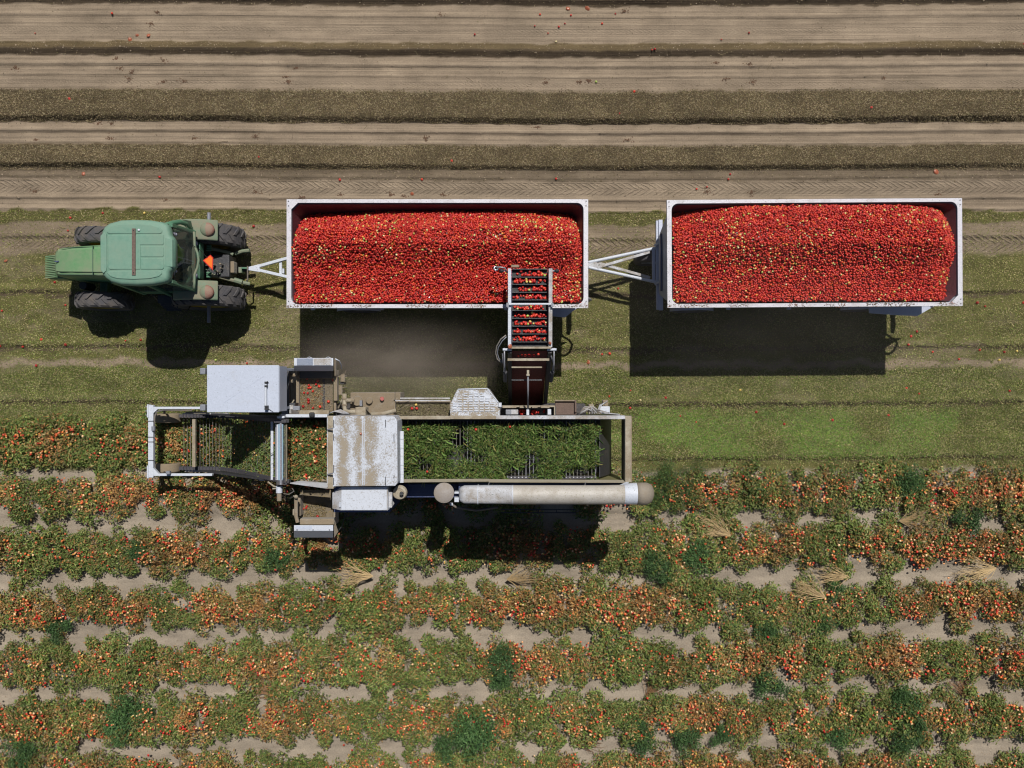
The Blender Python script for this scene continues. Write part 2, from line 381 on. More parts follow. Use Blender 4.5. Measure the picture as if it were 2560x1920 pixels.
def axis(lo, hi, step, far):
    a = list(np.arange(lo, hi + 1e-6, step)); s = step; v = hi
    ext = []
    while v < far: s *= 1.35; v += s; ext.append(v)
    s = step; v = lo; pre = []
    while v > -far: s *= 1.35; v -= s; pre.append(v)
    return np.array(pre[::-1] + a + ext)
gx = axis(-16.0, 16.0, 0.085, 160.0); gy = axis(-13.0, 12.5, 0.03, 160.0)
GX, GY = np.meshgrid(gx, gy)
GH = ground_h(GX, GY); far_m = np.clip((np.maximum(np.abs(GX) - 18, np.abs(GY) - 14)) / 6, 0, 1); GH = GH * (1 - far_m)
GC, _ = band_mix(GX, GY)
GC = GC * (1 - far_m[..., None]) + SOIL * .9 * far_m[..., None]
nx, ny = len(gx), len(gy)
idx = np.arange(nx * ny).reshape(ny, nx)
quads = np.stack([idx[:-1, :-1], idx[:-1, 1:], idx[1:, 1:], idx[1:, :-1]], -1).reshape(-1, 4)
gm, nt, b = new_mat('field_soil')
at = N(nt, 'ShaderNodeAttribute', attribute_name='tint')
co = objco(nt); sep = N(nt, 'ShaderNodeSeparateXYZ'); nt.links.new(co, sep.inputs[0])
fine = noise(nt, 26, 5, 0.75, co); mid = noise(nt, 5, 4, 0.6, co)
streak = noise(nt, 1.0, 4, 0.7, objco(nt, (0.16, 75.0, 1)))
clod = noise(nt, 70, 3, 0.7, co)
soilish = ramp(nt, N(nt, 'ShaderNodeSeparateColor').outputs[0], 0.1, 0.2)
sc_ = [n for n in nt.nodes if n.bl_idname == 'ShaderNodeSeparateColor'][0]; nt.links.new(at.outputs[0], sc_.inputs[0])
north = ramp(nt, sep.outputs[1], 3.6, 5.0)
k = mathn(nt, 'ADD', mathn(nt, 'MULTIPLY', fine, 0.86), 0.50)
k = mathn(nt, 'ADD', k, mathn(nt, 'MULTIPLY', mathn(nt, 'SUBTRACT', mid, 0.5), 0.25))
k = mathn(nt, 'ADD', k, mathn(nt, 'MULTIPLY', mathn(nt, 'MULTIPLY', mathn(nt, 'SUBTRACT', streak, 0.5), 2.0), mathn(nt, 'ADD', mathn(nt, 'MULTIPLY', north, 0.6), 0.08)))
k = mathn(nt, 'ADD', k, mathn(nt, 'MULTIPLY', mathn(nt, 'SUBTRACT', clod, 0.5), 0.22))
vm = N(nt, 'ShaderNodeVectorMath', operation='SCALE'); nt.links.new(at.outputs[0], vm.inputs[0]); nt.links.new(k, vm.inputs['Scale'])
dk = ramp(nt, noise(nt, 11, 3, 0.7, co), 0.66, 0.74)
c = mixc(nt, mathn(nt, 'MULTIPLY', dk, 0.35), vm.outputs[0], (0.09, 0.065, 0.045))
nt.links.new(c, b.inputs['Base Color']); b.inputs['Roughness'].default_value = 0.95; b.inputs['Specular IOR Level'].default_value = 0.1
# tyre prints: chevrons pressed into the soil, (y centre m, half width m, lug pitch m, depth)
def track(yc, hw, pitch, depth, x0=-40, x1=40, slope=1.6, flip=1):
    yv = mathn(nt, 'SUBTRACT', sep.outputs[1], yc)
    yv = mathn(nt, 'ADD', yv, mathn(nt, 'MULTIPLY', mathn(nt, 'SINE', mathn(nt, 'MULTIPLY_ADD', sep.outputs[0], 0.21, 1.0)), 0.045))
    ay = mathn(nt, 'ABSOLUTE', yv)
    side = mathn(nt, 'MULTIPLY', mathn(nt, 'SIGN', yv), pitch * 0.25)
    u = mathn(nt, 'ADD', mathn(nt, 'ADD', sep.outputs[0], mathn(nt, 'MULTIPLY', ay, slope * flip)), side)
    u = mathn(nt, 'ADD', u, mathn(nt, 'MULTIPLY', mid, 0.16))
    fr = mathn(nt, 'FRACT', mathn(nt, 'DIVIDE', u, pitch))
    lug = ramp(nt, mathn(nt, 'ABSOLUTE', mathn(nt, 'SUBTRACT', fr, 0.5)), 0.10, 0.24)
    msk = mathn(nt, 'SUBTRACT', 1.0, ramp(nt, ay, hw * 0.86, hw))
    msk = mathn(nt, 'MULTIPLY', msk, mathn(nt, 'ADD', 0.35, mathn(nt, 'MULTIPLY', ramp(nt, noise(nt, 2.6, 4, .75, co), 0.40, 0.60), 0.65)))
    mx = mathn(nt, 'MULTIPLY', mathn(nt, 'GREATER_THAN', sep.outputs[0], x0), mathn(nt, 'LESS_THAN', sep.outputs[0], x1))
    return mathn(nt, 'MULTIPLY', mathn(nt, 'MULTIPLY', mathn(nt, 'MULTIPLY', lug, msk), depth), mx)
tr = mathn(nt, 'ADD', track(Y(470), 0.18, 0.185, 0.026), track(Y(77), 0.09, 0.13, 0.011))
tr = mathn(nt, 'ADD', tr, track(Y(212), 0.09, 0.13, 0.011))
tr = mathn(nt, 'ADD', tr, track(Y(612), 0.24, 0.20, 0.032, -7.5, 14.5))
tr = mathn(nt, 'ADD', tr, track(Y(606), 0.20, 0.17, 0.022, -40, -11.5))
tr = mathn(nt, 'ADD', tr, track(Y(1018), 0.10, 0.13, 0.02, 2.9, 40))
hgt = mathn(nt, 'ADD', mathn(nt, 'MULTIPLY', tr, -1.0), mathn(nt, 'MULTIPLY', fine, 0.018))
hgt = mathn(nt, 'ADD', hgt, mathn(nt, 'MULTIPLY', clod, 0.012))
hgt = mathn(nt, 'ADD', hgt, mathn(nt, 'MULTIPLY', mathn(nt, 'MULTIPLY', streak, north), 0.03))
bp = N(nt, 'ShaderNodeBump', inp={'Strength': 1.0, 'Distance': 1.0}); nt.links.new(hgt, bp.inputs['Height']); nt.links.new(bp.outputs[0], b.inputs['Normal'])
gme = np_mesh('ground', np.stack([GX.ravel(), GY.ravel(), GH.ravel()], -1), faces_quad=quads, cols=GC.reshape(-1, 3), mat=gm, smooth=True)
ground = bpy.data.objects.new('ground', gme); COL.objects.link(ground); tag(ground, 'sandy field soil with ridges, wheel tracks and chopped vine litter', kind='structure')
def gz(x, y): return float(ground_h(np.array([x]), np.array([y]))[0])

# ---------------------------------------------------------------- chaff: chopped vines lying over the soil
def strands(n, xr, yr, cols_a, length, width, seed, densf, lift=0.012, tilt=0.35, bent=True):
    r = np.random.default_rng(seed)
    x = r.uniform(*xr, n); y = r.uniform(*yr, n)
    keep = r.random(n) < densf(x, y); x = x[keep]; y = y[keep]; n = len(x)
    z = ground_h(x, y) + lift * r.random(n) + 0.004
    a = r.normal(0, 1.0, n); L = length * (0.4 + r.random(n) * 1.0) / 2; W = width * (0.5 + r.random(n)) / 2
    dx, dy = np.cos(a) * L, np.sin(a) * L; px_, py_ = -np.sin(a) * W, np.cos(a) * W; dz = r.uniform(-tilt, tilt, n) * L
    bend = r.uniform(-.5, .5, n) * L; cz = r.uniform(-1, 1, n) * W
    ca = np.array(cols_a); ci = ca[r.integers(0, len(ca), n)] * (0.7 + 0.6 * r.random((n, 1)))
    if not bent:
        v = np.zeros((n, 4, 3)); az = np.abs(dz)
        v[:, 0] = np.stack([x - dx, y - dy, z + az - dz], -1); v[:, 1] = np.stack([x + px_ * 1.3, y + py_ * 1.3, z + az + cz], -1)
        v[:, 2] = np.stack([x + dx, y + dy, z + az + dz], -1); v[:, 3] = np.stack([x - px_ * 1.3, y - py_ * 1.3, z + az - cz], -1)
        v = v.reshape(-1, 3); ci = ci * (0.62 + 0.76 * fbm(x * 2.2, y * 4.2, 71, 4))[:, None]
        return v, (np.arange(n) * 4)[:, None] + np.arange(4)[None], np.repeat(ci, 4, 0)
    v = np.zeros((n, 6, 3))
    for k, (s, o) in enumerate(((-1, 0), (0, 1), (1, 0))):
        cx = x + dx * s - np.sin(a) * bend * o; cy = y + dy * s + np.cos(a) * bend * o; c_z = z + np.abs(dz) + dz * s
        v[:, 2 * k, 0] = cx + px_; v[:, 2 * k, 1] = cy + py_; v[:, 2 * k, 2] = c_z + cz * .5
        v[:, 2 * k + 1, 0] = cx - px_; v[:, 2 * k + 1, 1] = cy - py_; v[:, 2 * k + 1, 2] = c_z - cz * .5
    v = v.reshape(-1, 3); b0 = (np.arange(n) * 6)[:, None]
    q = np.concatenate([b0 + np.array([0, 1, 3, 2]), b0 + np.array([2, 3, 5, 4])], 0)
    return v, q, np.repeat(ci, 6, axis=0)
def dens(x, y): return band_mix(x, y)[1]
OL = [(0.22, 0.205, 0.072), (0.17, 0.185, 0.048), (0.28, 0.24, 0.105), (0.11, 0.10, 0.042), (0.19, 0.15, 0.07), (0.36, 0.31, 0.15), (0.15, 0.18, 0.04)]
MU = [(0.185, 0.138, 0.072), (0.13, 0.098, 0.055), (0.25, 0.195, 0.11), (0.085, 0.060, 0.036), (0.30, 0.245, 0.15), (0.145, 0.125, 0.058), (0.10, 0.075, 0.045)]
GR = [(0.16, 0.22, 0.04), (0.22, 0.26, 0.065), (0.11, 0.155, 0.03), (0.30, 0.29, 0.12), (0.20, 0.20, 0.08), (0.24, 0.22, 0.11), (0.14, 0.12, 0.06)]
BG = [(0.15, 0.27, 0.035), (0.21, 0.32, 0.055), (0.10, 0.19, 0.03), (0.18, 0.22, 0.06)]
def add_stuff(name, arrs, mat, label, cat):
    vs, qs, cs = [], [], []; o = 0
    for v, q, c in arrs: vs.append(v); qs.append(q + o); cs.append(c); o += len(v)
    me = np_mesh(name, np.concatenate(vs), faces_quad=np.concatenate(qs), cols=np.concatenate(cs), mat=mat)
    ob = bpy.data.objects.new(name, me); COL.objects.link(ob); return tag(ob, label, cat, kind='stuff')
add_stuff('mulch', [strands(110000, (-15, 15), (Y(310), Y(222)), MU, .045, .012, 1, dens, .02, .6, False), strands(80000, (-15, 15), (Y(425), Y(362)), MU, .045, .012, 11, dens, .02, .6, False), strands(50000, (-15, 15), (Y(560), 11), MU, .045, .011, 12, dens, .02, .6, False), strands(1500, (-15, 15), (Y(560), 11), MU, .20, .007, 8, dens, .03)], straw_m,
          'brown chopped vine mulch in two bands across the bare soil', 'vine mulch')
add_stuff('vine_chaff', [strands(290000, (-15, 15), (Y(1180), Y(525)), OL, .045, .012, 2, dens, .018, .5, False), strands(2500, (-15, 15), (Y(1180), Y(525)), OL, .18, .007, 3, dens, .03)], straw_m,
         'olive brown shredded vine litter around the tractor and trailers', 'vine litter')
add_stuff('green_clippings', [strands(170000, (-15, 15), (Y(1160), Y(760)), GR, .048, .012, 4, lambda x, y: dens(x, y) * np.clip(((960 - y * PXM * 1) - 740) / 180, .15, 1), .018, .5, False),
          strands(70000, (2.4, 15), (Y(1150), Y(1015)), BG, .065, .010, 6, lambda x, y: np.clip(fbm(x * .7, y * 1.0, 33, 3) * 4.5 - 1.75, 0, 1) * np.clip(np.minimum(y - Y(1150), Y(1015) - y) / .35, 0, 1))], leaf_m,
         'fresh green shredded vines in the strip behind the harvester', 'green clippings')
def crumbs(n, seed):
    r = np.random.default_rng(seed); x = r.uniform(-15, 15, n); y = r.uniform(-11, 11, n)
    z = ground_h(x, y); s = r.uniform(.006, .022, n) * r.uniform(.6, 1.3, n)
    base = np.array([(1, 0, 0), (0, 1, 0), (-1, 0, 0), (0, -1, 0), (0, 0, 1)], float)
    a = r.uniform(0, 6.3, n); ca, sa = np.cos(a), np.sin(a)
    v = np.zeros((n, 5, 3)); v[..., 0] = x[:, None] + s[:, None] * (ca[:, None] * base[:, 0] - sa[:, None] * base[:, 1]) ; v[..., 1] = y[:, None] + s[:, None] * (sa[:, None] * base[:, 0] + ca[:, None] * base[:, 1]); v[..., 2] = z[:, None] + s[:, None] * base[:, 2] * .9
    t = np.array([(0, 1, 4, 4), (1, 2, 4, 4), (2, 3, 4, 4), (3, 0, 4, 4)])[:, :3]
    return v.reshape(-1, 3), ((np.arange(n) * 5)[:, None, None] + t[None]).reshape(-1, 3), np.repeat(SOIL * r.uniform(.6, 1.1, (n, 1)), 5, 0)
v, t, c_ = crumbs(30000, 5)
o = bpy.data.objects.new('soil_clods', np_mesh('soil_clods', v, faces_tri=t, cols=c_, mat=straw_m)); COL.objects.link(o); tag(o, 'small soil clods scattered over the field', 'soil clods', kind='stuff')

def litter_mesh(seed):
    r_ = random.Random(seed); mb = MB()
    for k in range(26):
        a = r_.uniform(0, 6.28); d = abs(r_.gauss(0, .07)); c_ = Vector((math.cos(a) * d, math.sin(a) * d * .7, .004)); b_ = r_.uniform(0, 6.28); L = r_.uniform(.02, .07); w = r_.uniform(.006, .02)
        u_ = Vector((math.cos(b_), math.sin(b_), 0)); n_ = Vector((-u_.y, u_.x, 0)); mb.add([c_ - u_ * L / 2, c_ + n_ * w, c_ + u_ * L / 2 + Vector((0, 0, r_.uniform(0, .02))), c_ - n_ * w], [(0, 1, 2, 3)])
    return mb
M['litter'] = paint('dry_brown_litter', (0.13, 0.075, 0.045), dust=0, rough=.95, var=.4, bump=0)
for k, (px, py) in enumerate([(40, 170), (290, 148), (300, 172), (410, 155), (395, 33), (378, 60), (322, 198), (460, 203), (408, 205), (330, 183), (715, 192), (740, 170), (720, 205), (1100, 38), (1365, 207), (1472, 203), (1560, 28), (1345, 318), (1570, 350), (640, 343), (280, 309), (245, 309), (640, 480), (755, 495), (415, 498), (85, 480), (850, 487), (978, 488), (1010, 492), (1110, 488), (1450, 205), (2210, 193), (1815, 197), (1880, 205), (275, 345), (1065, 346), (1770, 480), (1880, 482), (2345, 487), (1790, 160), (1870, 163), (90, 350), (485, 345)]):
    o = litter_mesh(k).build('litter_clump', M['litter'], None); x_, y_ = X(px), Y(py); o.location = (x_, y_, gz(x_, y_) + .006)
    tag(o, 'dark clump of dry vine litter on ' + ('the topmost bare bed' if py < 110 else 'the second bare bed' if py < 230 else 'the narrow bare bed' if py < 365 else 'the tread marked wheel track'), 'litter', 'dry litter clumps on the bare beds')
# ---------------------------------------------------------------- fruit and leaves
PHI = (1 + 5 ** .5) / 2
ICO_V = np.array([(-1, PHI, 0), (1, PHI, 0), (-1, -PHI, 0), (1, -PHI, 0), (0, -1, PHI), (0, 1, PHI), (0, -1, -PHI), (0, 1, -PHI), (PHI, 0, -1), (PHI, 0, 1), (-PHI, 0, -1), (-PHI, 0, 1)], float); ICO_V /= np.linalg.norm(ICO_V[0])
ICO_F = np.array([(0, 11, 5), (0, 5, 1), (0, 1, 7), (0, 7, 10), (0, 10, 11), (1, 5, 9), (5, 11, 4), (11, 10, 2), (10, 7, 6), (7, 1, 8), (3, 9, 4), (3, 4, 2), (3, 2, 6), (3, 6, 8), (3, 8, 9), (4, 9, 5), (2, 4, 11), (6, 2, 10), (8, 6, 7), (9, 8, 1)])
def fruits(pos, r0, cols, rg, elong=1.25):
    n = len(pos); a = rg.uniform(0, 6.283, n); t = rg.uniform(-.7, .7, n); r_ = r0 * rg.uniform(.82, 1.15, n)
    ax = np.stack([np.cos(a) * np.cos(t), np.sin(a) * np.cos(t), np.sin(t)], -1)
    bv = ICO_V[None] * r_[:, None, None]
    d = (bv * ax[:, None]).sum(-1, keepdims=True)
    v = bv + ax[:, None] * d * (elong - 1) + pos[:, None]
    f = (np.arange(n) * 12)[:, None, None] + ICO_F[None]
    return v.reshape(-1, 3), f.reshape(-1, 3), np.repeat(cols, 12, 0)
REDS = np.array([(0.54, 0.030, 0.018), (0.45, 0.018, 0.014), (0.62, 0.052, 0.026), (0.35, 0.012, 0.012), (0.52, 0.034, 0.026)])
ODD = np.array([(0.70, 0.20, 0.03), (0.70, 0.50, 0.13), (0.60, 0.58, 0.22), (0.75, 0.62, 0.32), (0.40, 0.50, 0.11), (0.75, 0.32, 0.06)])
def load_cols(n, rg, odd=.05):
    c = REDS[rg.integers(0, len(REDS), n)] * rg.uniform(.8, 1.15, (n, 1)); m = rg.random(n) < odd
    c[m] = ODD[rg.integers(0, len(ODD), m.sum())]; return c
LEAF_T = np.array([(0, 0, 0), (0.35, 0.5, .10), (0.45, 0, -.05), (0.35, -0.5, .10), (0.8, 0.32, 0), (0.8, -0.32, 0), (1.0, 0, -.18)])
LEAF_F = np.array([(0, 2, 1), (0, 3, 2), (1, 2, 4), (3, 5, 2), (2, 6, 4), (2, 5, 6)])
def leaves(pos, L, Wd, cols, rg, dirs=None, pitch=(-.5, .9)):
    n = len(pos); a = rg.uniform(0, 6.283, n) if dirs is None else dirs + rg.normal(0, .7, n)
    pt = rg.uniform(*pitch, n); rl = rg.normal(0, .65, n)
    f = np.stack([np.cos(a) * np.cos(pt), np.sin(a) * np.cos(pt), -np.sin(pt)], -1)
    s0 = np.stack([-np.sin(a), np.cos(a), np.zeros(n)], -1); u0 = np.cross(f, s0)
    s = s0 * np.cos(rl)[:, None] + u0 * np.sin(rl)[:, None]; u = np.cross(f, s)
    ll = L * rg.uniform(.55, 1.3, n); ww = Wd * rg.uniform(.6, 1.3, n)
    v = pos[:, None] + f[:, None] * LEAF_T[None, :, 0:1] * ll[:, None, None] + s[:, None] * LEAF_T[None, :, 1:2] * ww[:, None, None] + u[:, None] * LEAF_T[None, :, 2:3] * ll[:, None, None]
    fc = (np.arange(n) * 7)[:, None, None] + LEAF_F[None]
    return v.reshape(-1, 3), fc.reshape(-1, 3), np.repeat(cols, 7, 0)
G_FRESH = np.array([(0.155, 0.222, 0.044), (0.118, 0.185, 0.038), (0.210, 0.275, 0.066), (0.27, 0.295, 0.095), (0.070, 0.118, 0.028)])
G_DULL = np.array([(0.185, 0.195, 0.055), (0.25, 0.225, 0.075), (0.12, 0.15, 0.038), (0.25, 0.155, 0.05), (0.09, 0.125, 0.03)])
G_DRY = np.array([(0.40, 0.19, 0.055), (0.31, 0.17, 0.06), (0.46, 0.25, 0.085), (0.20, 0.125, 0.05), (0.42, 0.30, 0.14)])
G_DARK = np.array([(0.045, 0.100, 0.030), (0.065, 0.130, 0.038), (0.030, 0.065, 0.020), (0.085, 0.150, 0.048)])
FR_FIELD = np.array([(0.64, 0.12, 0.03), (0.72, 0.20, 0.05), (0.56, 0.035, 0.018), (0.80, 0.36, 0.14), (0.50, 0.02, 0.015), (0.85, 0.54, 0.28), (0.60, 0.13, 0.045), (0.52, 0.07, 0.03), (0.60, 0.20, 0.07), (0.56, 0.40, 0.08)])
def plant_mesh(i, kind):
    rg = np.random.default_rng(100 + i)
    n = {'green': 1850, 'mixed': 1750, 'dry': 1550}[kind]
    nb = 14; ba = rg.uniform(0, 6.283, nb); br = np.sqrt(rg.random(nb)) * .36
    bx, by = np.cos(ba) * br * 1.0, np.sin(ba) * br * 1.62; bs = rg.uniform(.12, .22, nb); bh = rg.uniform(.20, .40, nb) * (1 - br * .9)
    k = rg.integers(0, nb, n); th = rg.uniform(0, 6.283, n); ph = np.arccos(rg.uniform(-.25, 1, n)); rr = rg.uniform(.6, 1.08, n)
    pos = np.stack([bx[k] + bs[k] * rr * np.sin(ph) * np.cos(th), by[k] + bs[k] * rr * np.sin(ph) * np.sin(th) * 1.1, np.maximum(.03, bh[k] - .10 + bs[k] * rr * np.cos(ph) * .85)], -1)
    outer = np.hypot(pos[:, 0] / .5, pos[:, 1] / .62)
    dryp = {'green': .10, 'mixed': .34, 'dry': .66}[kind] * np.clip(1.75 - 1.5 * outer, .06, 1.25)
    clump = vnoise(pos[:, 0] * 5 + i * 3.1, pos[:, 1] * 5 + 9.0, i)
    isdry = rg.random(n) < dryp * (0.4 + clump * 1.2)
    pick = rg.random(n); cols = np.where((pick < .6)[:, None], G_FRESH[rg.integers(0, 5, n)], G_DULL[rg.integers(0, 5, n)])
    if kind == 'dry': cols = np.where((pick < .3)[:, None], G_FRESH[rg.integers(0, 5, n)], G_DULL[rg.integers(0, 5, n)])
    cols = np.where(isdry[:, None], G_DRY[rg.integers(0, 5, n)], cols) * rg.uniform(.75, 1.3, (n, 1))
    v, f, c = leaves(pos, .070, .027, cols, rg)
    sv = []
    sm_ = MB()
    for j in range(nb): sm_.tube([(0, 0, .02), (bx[j] * .5, by[j] * .5, bh[j] * .6), (bx[j], by[j], bh[j])], .006, 3, False)
    s_v = np.array([tuple(q) for q in sm_.v]); s_f = np.array([t for q in sm_.f for t in ((q[0], q[1], q[2]), (q[0], q[2], q[3]))]) + len(v)
    v = np.concatenate([v, s_v]); f = np.concatenate([f, s_f]); c = np.concatenate([c, np.tile((.16, .15, .07), (len(s_v), 1))])
    foliage = np_mesh('tomato_plant', v, faces_tri=f, cols=c, mat=leaf_m)
    nf = {'green': 18, 'mixed': 34, 'dry': 50}[kind]
    nc = 9; cc = np.stack([rg.uniform(-.42, .42, nc), rg.uniform(-.36, .36, nc)], -1); ki = rg.integers(0, nc, nf)
    fx = cc[ki, 0] + rg.normal(0, .07, nf); fy = cc[ki, 1] + rg.normal(0, .07, nf)
    fz = .335 - .45 * (fx ** 2 + fy ** 2) + rg.uniform(-.09, .05, nf)
    colr = FR_FIELD[rg.integers(0, len(FR_FIELD), nf)] * rg.uniform(.8, 1.1, (nf, 1))
    v, f, c = fruits(np.stack([fx, fy, np.maximum(fz, .04)], -1), .0235, colr, rg)
    return foliage, np_mesh('fruit', v, faces_tri=f, cols=c, mat=fruit_m, smooth=True)
VAR = [(plant_mesh(i, kd), kd) for i, kd in enumerate(['green'] * 6 + ['mixed'] * 8 + ['dry'] * 6)]
ORDN = ['picked', 'first', 'second', 'third', 'fourth', 'fifth', 'sixth', 'last']
LOOKS = {'green': 'leafy green tomato plant', 'mixed': 'half browned fruiting tomato plant', 'dry': 'withered brown tomato plant'}
def set_plant(x, y, row, where, s=1.0, z=None, kd=None):
    q = fbm(np.array([x * .75 + row * 5.3]), np.array([row * 3.7]), 77, 3)[0] + rnd.uniform(-.08, .08)
    kd = kd or ('green' if q < .40 else 'mixed' if q < .56 else 'dry')
    (fo, fr), _ = rnd.choice([v for v in VAR if v[1] == kd])
    o = bpy.data.objects.new('tomato_plant', fo); COL.objects.link(o)
    o.location = (x, y, gz(x, y) - .01 if z is None else z); o.rotation_euler = (rnd.uniform(-.1, .1), rnd.uniform(-.1, .1), rnd.choice((0, math.pi)) + rnd.uniform(-.5, .5))
    o.scale = (s * rnd.uniform(1.12, 1.32), s * rnd.uniform(1.05, 1.30), s * rnd.uniform(.85, 1.15))
    tag(o, LOOKS[kd] + ' ' + where, 'tomato plant', 'tomato plants in the crop rows')
    c = bpy.data.objects.new('fruit', fr); COL.objects.link(c); c.parent = o; c['kind'] = 'stuff'
    return o
def thirds(x, i):
    place = 'at the left edge' if x < -12 else 'below the front wheel frame' if x < -8.6 else 'below the pickup conveyor' if x < -5.8 else 'below the sensor box' if x < -4.4 else 'below the white hood' if x < -2.6 else 'below the walker rods' if x < 0.6 else 'below the long duct' if x < 3.4 else 'right of the harvester shadow' if x < 6 else 'straight below the second trailer' if x < 8.8 else 'below the second trailer tail' if x < 11.2 else 'at the right edge'
    return place
for i in range(1, 7):
    x = -14.6 + rnd.uniform(0, .3)
    while x < 14.7:
        y = float(row_y(i, x)) + rnd.uniform(-.09, .09)
        s = rnd.uniform(.86, 1.10)
        dens_ok = fbm(np.array([x * 1.1]), np.array([i * 7.7]), 88, 2)[0]
        if not (i == 1 and -4.7 < x < 3.4 and rnd.random() < .25) and dens_ok > .06:
            set_plant(x, y, i, f'of the {ORDN[i]} full row {thirds(x, i)}', s)
        x += rnd.uniform(.52, .70)
x = -14.5
while x < -6.9:
    set_plant(x, float(row_y(0, x)) + rnd.uniform(-.06, .06), 0, 'of the row being picked ' + ('at the left edge' if x < -12.6 else 'below the tractor nose' if x < -11.2 else 'just left of the wheel frame' if x < -9.4 else 'between the frame arms' if x < -8.4 else 'under the pickup rods'), rnd.uniform(.92, 1.1), kd=rnd.choice(['dry', 'dry', 'mixed', 'green'])); x += rnd.uniform(.46, .58)

# dark green weeds growing over the rows
def weed_mesh(i, palette, n, R, Hh, L, W):
    rg = np.random.default_rng(300 + i); nb = 12
    ba = rg.uniform(0, 6.283, nb); br = np.sqrt(rg.random(nb)) * R * .75; bs = rg.uniform(.3, .5, nb) * R; bh = Hh * rg.uniform(.5, .95, nb)
    k = rg.integers(0, nb, n); th = rg.uniform(0, 6.283, n); ph = np.arccos(rg.uniform(-.2, 1, n)); rr = rg.uniform(.35, 1.1, n)
    pos = np.stack([np.cos(ba[k]) * br[k] + bs[k] * rr * np.sin(ph) * np.cos(th), np.sin(ba[k]) * br[k] + bs[k] * rr * np.sin(ph) * np.sin(th), np.maximum(.03, bh[k] - .1 + bs[k] * rr * np.cos(ph) * .5)], -1)
    cols = palette[rg.integers(0, len(palette), n)] * rg.uniform(.7, 1.35, (n, 1))
    v, f, c = leaves(pos, L, W, cols, rg, pitch=(-.9, .7)); return np_mesh('weed', v, faces_tri=f, cols=c, mat=leaf_m)
WM = [weed_mesh(k, G_DARK * 1.25, 1500, .55, .55, .075, .024) for k in range(4)]
WEEDS = [(300, 1770, 1.25, 'big dark green weed above the left end of the fifth crop row'), (290, 1830, .8, 'dark weed just below the big one near the left bottom'), (50, 1885, 1.0, 'dark green weed in the bottom left corner'),
         (150, 1570, .8, 'dark weed in the third crop row at left'), (330, 1370, .7, 'small dark weed on the second crop row at left'), (1255, 1650, 1.0, 'dark weed growing down from the fourth row in the middle'),
         (1250, 1700, .7, 'small dark weed under the weed of the fourth row in the middle'), (1130, 1860, 1.0, 'dark weed left of the largest one at the bottom'), (1190, 1810, 1.35, 'largest dark green weed at the bottom middle'),
         (1600, 1840, 1.0, 'round dark weed beside the bare strip near the bottom'), (1720, 1855, .9, 'dark weed right of the round one near the bottom'), (1800, 1845, .7, 'low dark weed at the end of a bottom cluster'),
         (2090, 1848, .9, 'single dark weed in the bare strip at lower right'), (2265, 1830, 1.1, 'dark weed at lower right under a taller one'), (2260, 1755, .9, 'upright dark weed at lower right'),
         (1930, 1712, .95, 'dark weed bridging the fourth and fifth rows at right'), (1922, 1590, .8, 'narrow dark weed joining two rows right of centre'), (1645, 1415, .95, 'round bluish weed in the second row right of the shadow'),
         (1745, 1390, .95, 'dark weed in the second row right of the round one'), (2415, 1300, .9, 'dark weed between rows at the right edge'), (2270, 1215, 1.0, 'bluish dark weed in the first row at right'),
         (360, 1790, .7, 'dark weed right beside the big one at left'), (690, 1400, .8, 'dark green bush right of the green plants beside the shadow'), (2090, 1480, .6, 'low weed among the dry stalks at right'), (2050, 1560, .8, 'dark weed on the third row at right')]
for k, (px, py, s, lb) in enumerate(WEEDS):
    p = P(px, py, .3); o = bpy.data.objects.new('weed', WM[k % 4]); COL.objects.link(o)
    o.location = (p.x, p.y, gz(p.x, p.y)); o.rotation_euler.z = rnd.uniform(0, 6); o.scale = (s, s * .9, s); tag(o, lb, 'weed', 'dark green weeds')
FM = [weed_mesh(20 + k, np.array([(0.085, 0.15, 0.045), (0.11, 0.19, 0.05), (0.07, 0.12, 0.04)]), 2000, .6, .5, .050, .008) for k in range(2)]
for k, (px, py, s, lb) in enumerate([(1640, 1185, 1.0, 'soft green weed just behind the harvester outlet'), (1680, 1235, 1.15, 'feathery green weed right of the duct end'), (1620, 1260, .7, 'small feathery weed against the duct elbow'), (1740, 1190, .8, 'loose feathery weed at the near end of the first row')]):
    p = P(px, py, .3); o = bpy.data.objects.new('feathery_weed', FM[k % 2]); COL.objects.link(o)
    o.location = (p.x, p.y, gz(p.x, p.y)); o.rotation_euler.z = rnd.uniform(0, 6); o.scale = (s, s, s); tag(o, lb, 'weed', 'feathery light green weeds')
# dry straw stalks (uprooted dead weeds) fanned out on the soil
def stalks(px, py, ang, L, lb, brown=False):
    mb = MB(); p = P(px, py, .15); z0 = gz(p.x, p.y) + (.06 if brown else .26)
    base = Vector((p.x - math.cos(ang) * L / 2, p.y - math.sin(ang) * L / 2, z0 + .05))
    for k in range(34):
        a = ang + rnd.gauss(0, .30); l = L * rnd.uniform(.6, 1.05); q = [base]
        for j in range(1, 5):
            a2 = a + rnd.gauss(0, .09) * j; last = q[-1]
            q.append(last + Vector((math.cos(a2) * l / 4, math.sin(a2) * l / 4, rnd.uniform(-.01, .04) - (.03 if j > 2 else 0))))
            if j > 1 and rnd.random() < .8:
                a3 = a2 + rnd.choice((-1, 1)) * rnd.uniform(.3, .8); e = q[-1] + Vector((math.cos(a3) * .13, math.sin(a3) * .13, rnd.uniform(0, .04))); mb.tube([q[-1], e], [.0045, .0025], 3, False)
        mb.tube(q, [.010, .008, .006, .005, .003], 3, False)
    m = M['stalk_brown'] if brown else M['stalk']
    o = mb.build('dry_stalk', m, label=lb, cat='dry weed', group='dry uprooted weeds')
M['stalk'] = paint('dry_stalk_straw', (0.42, 0.30, 0.15), dust=0, rough=.9, var=.3, bump=0)
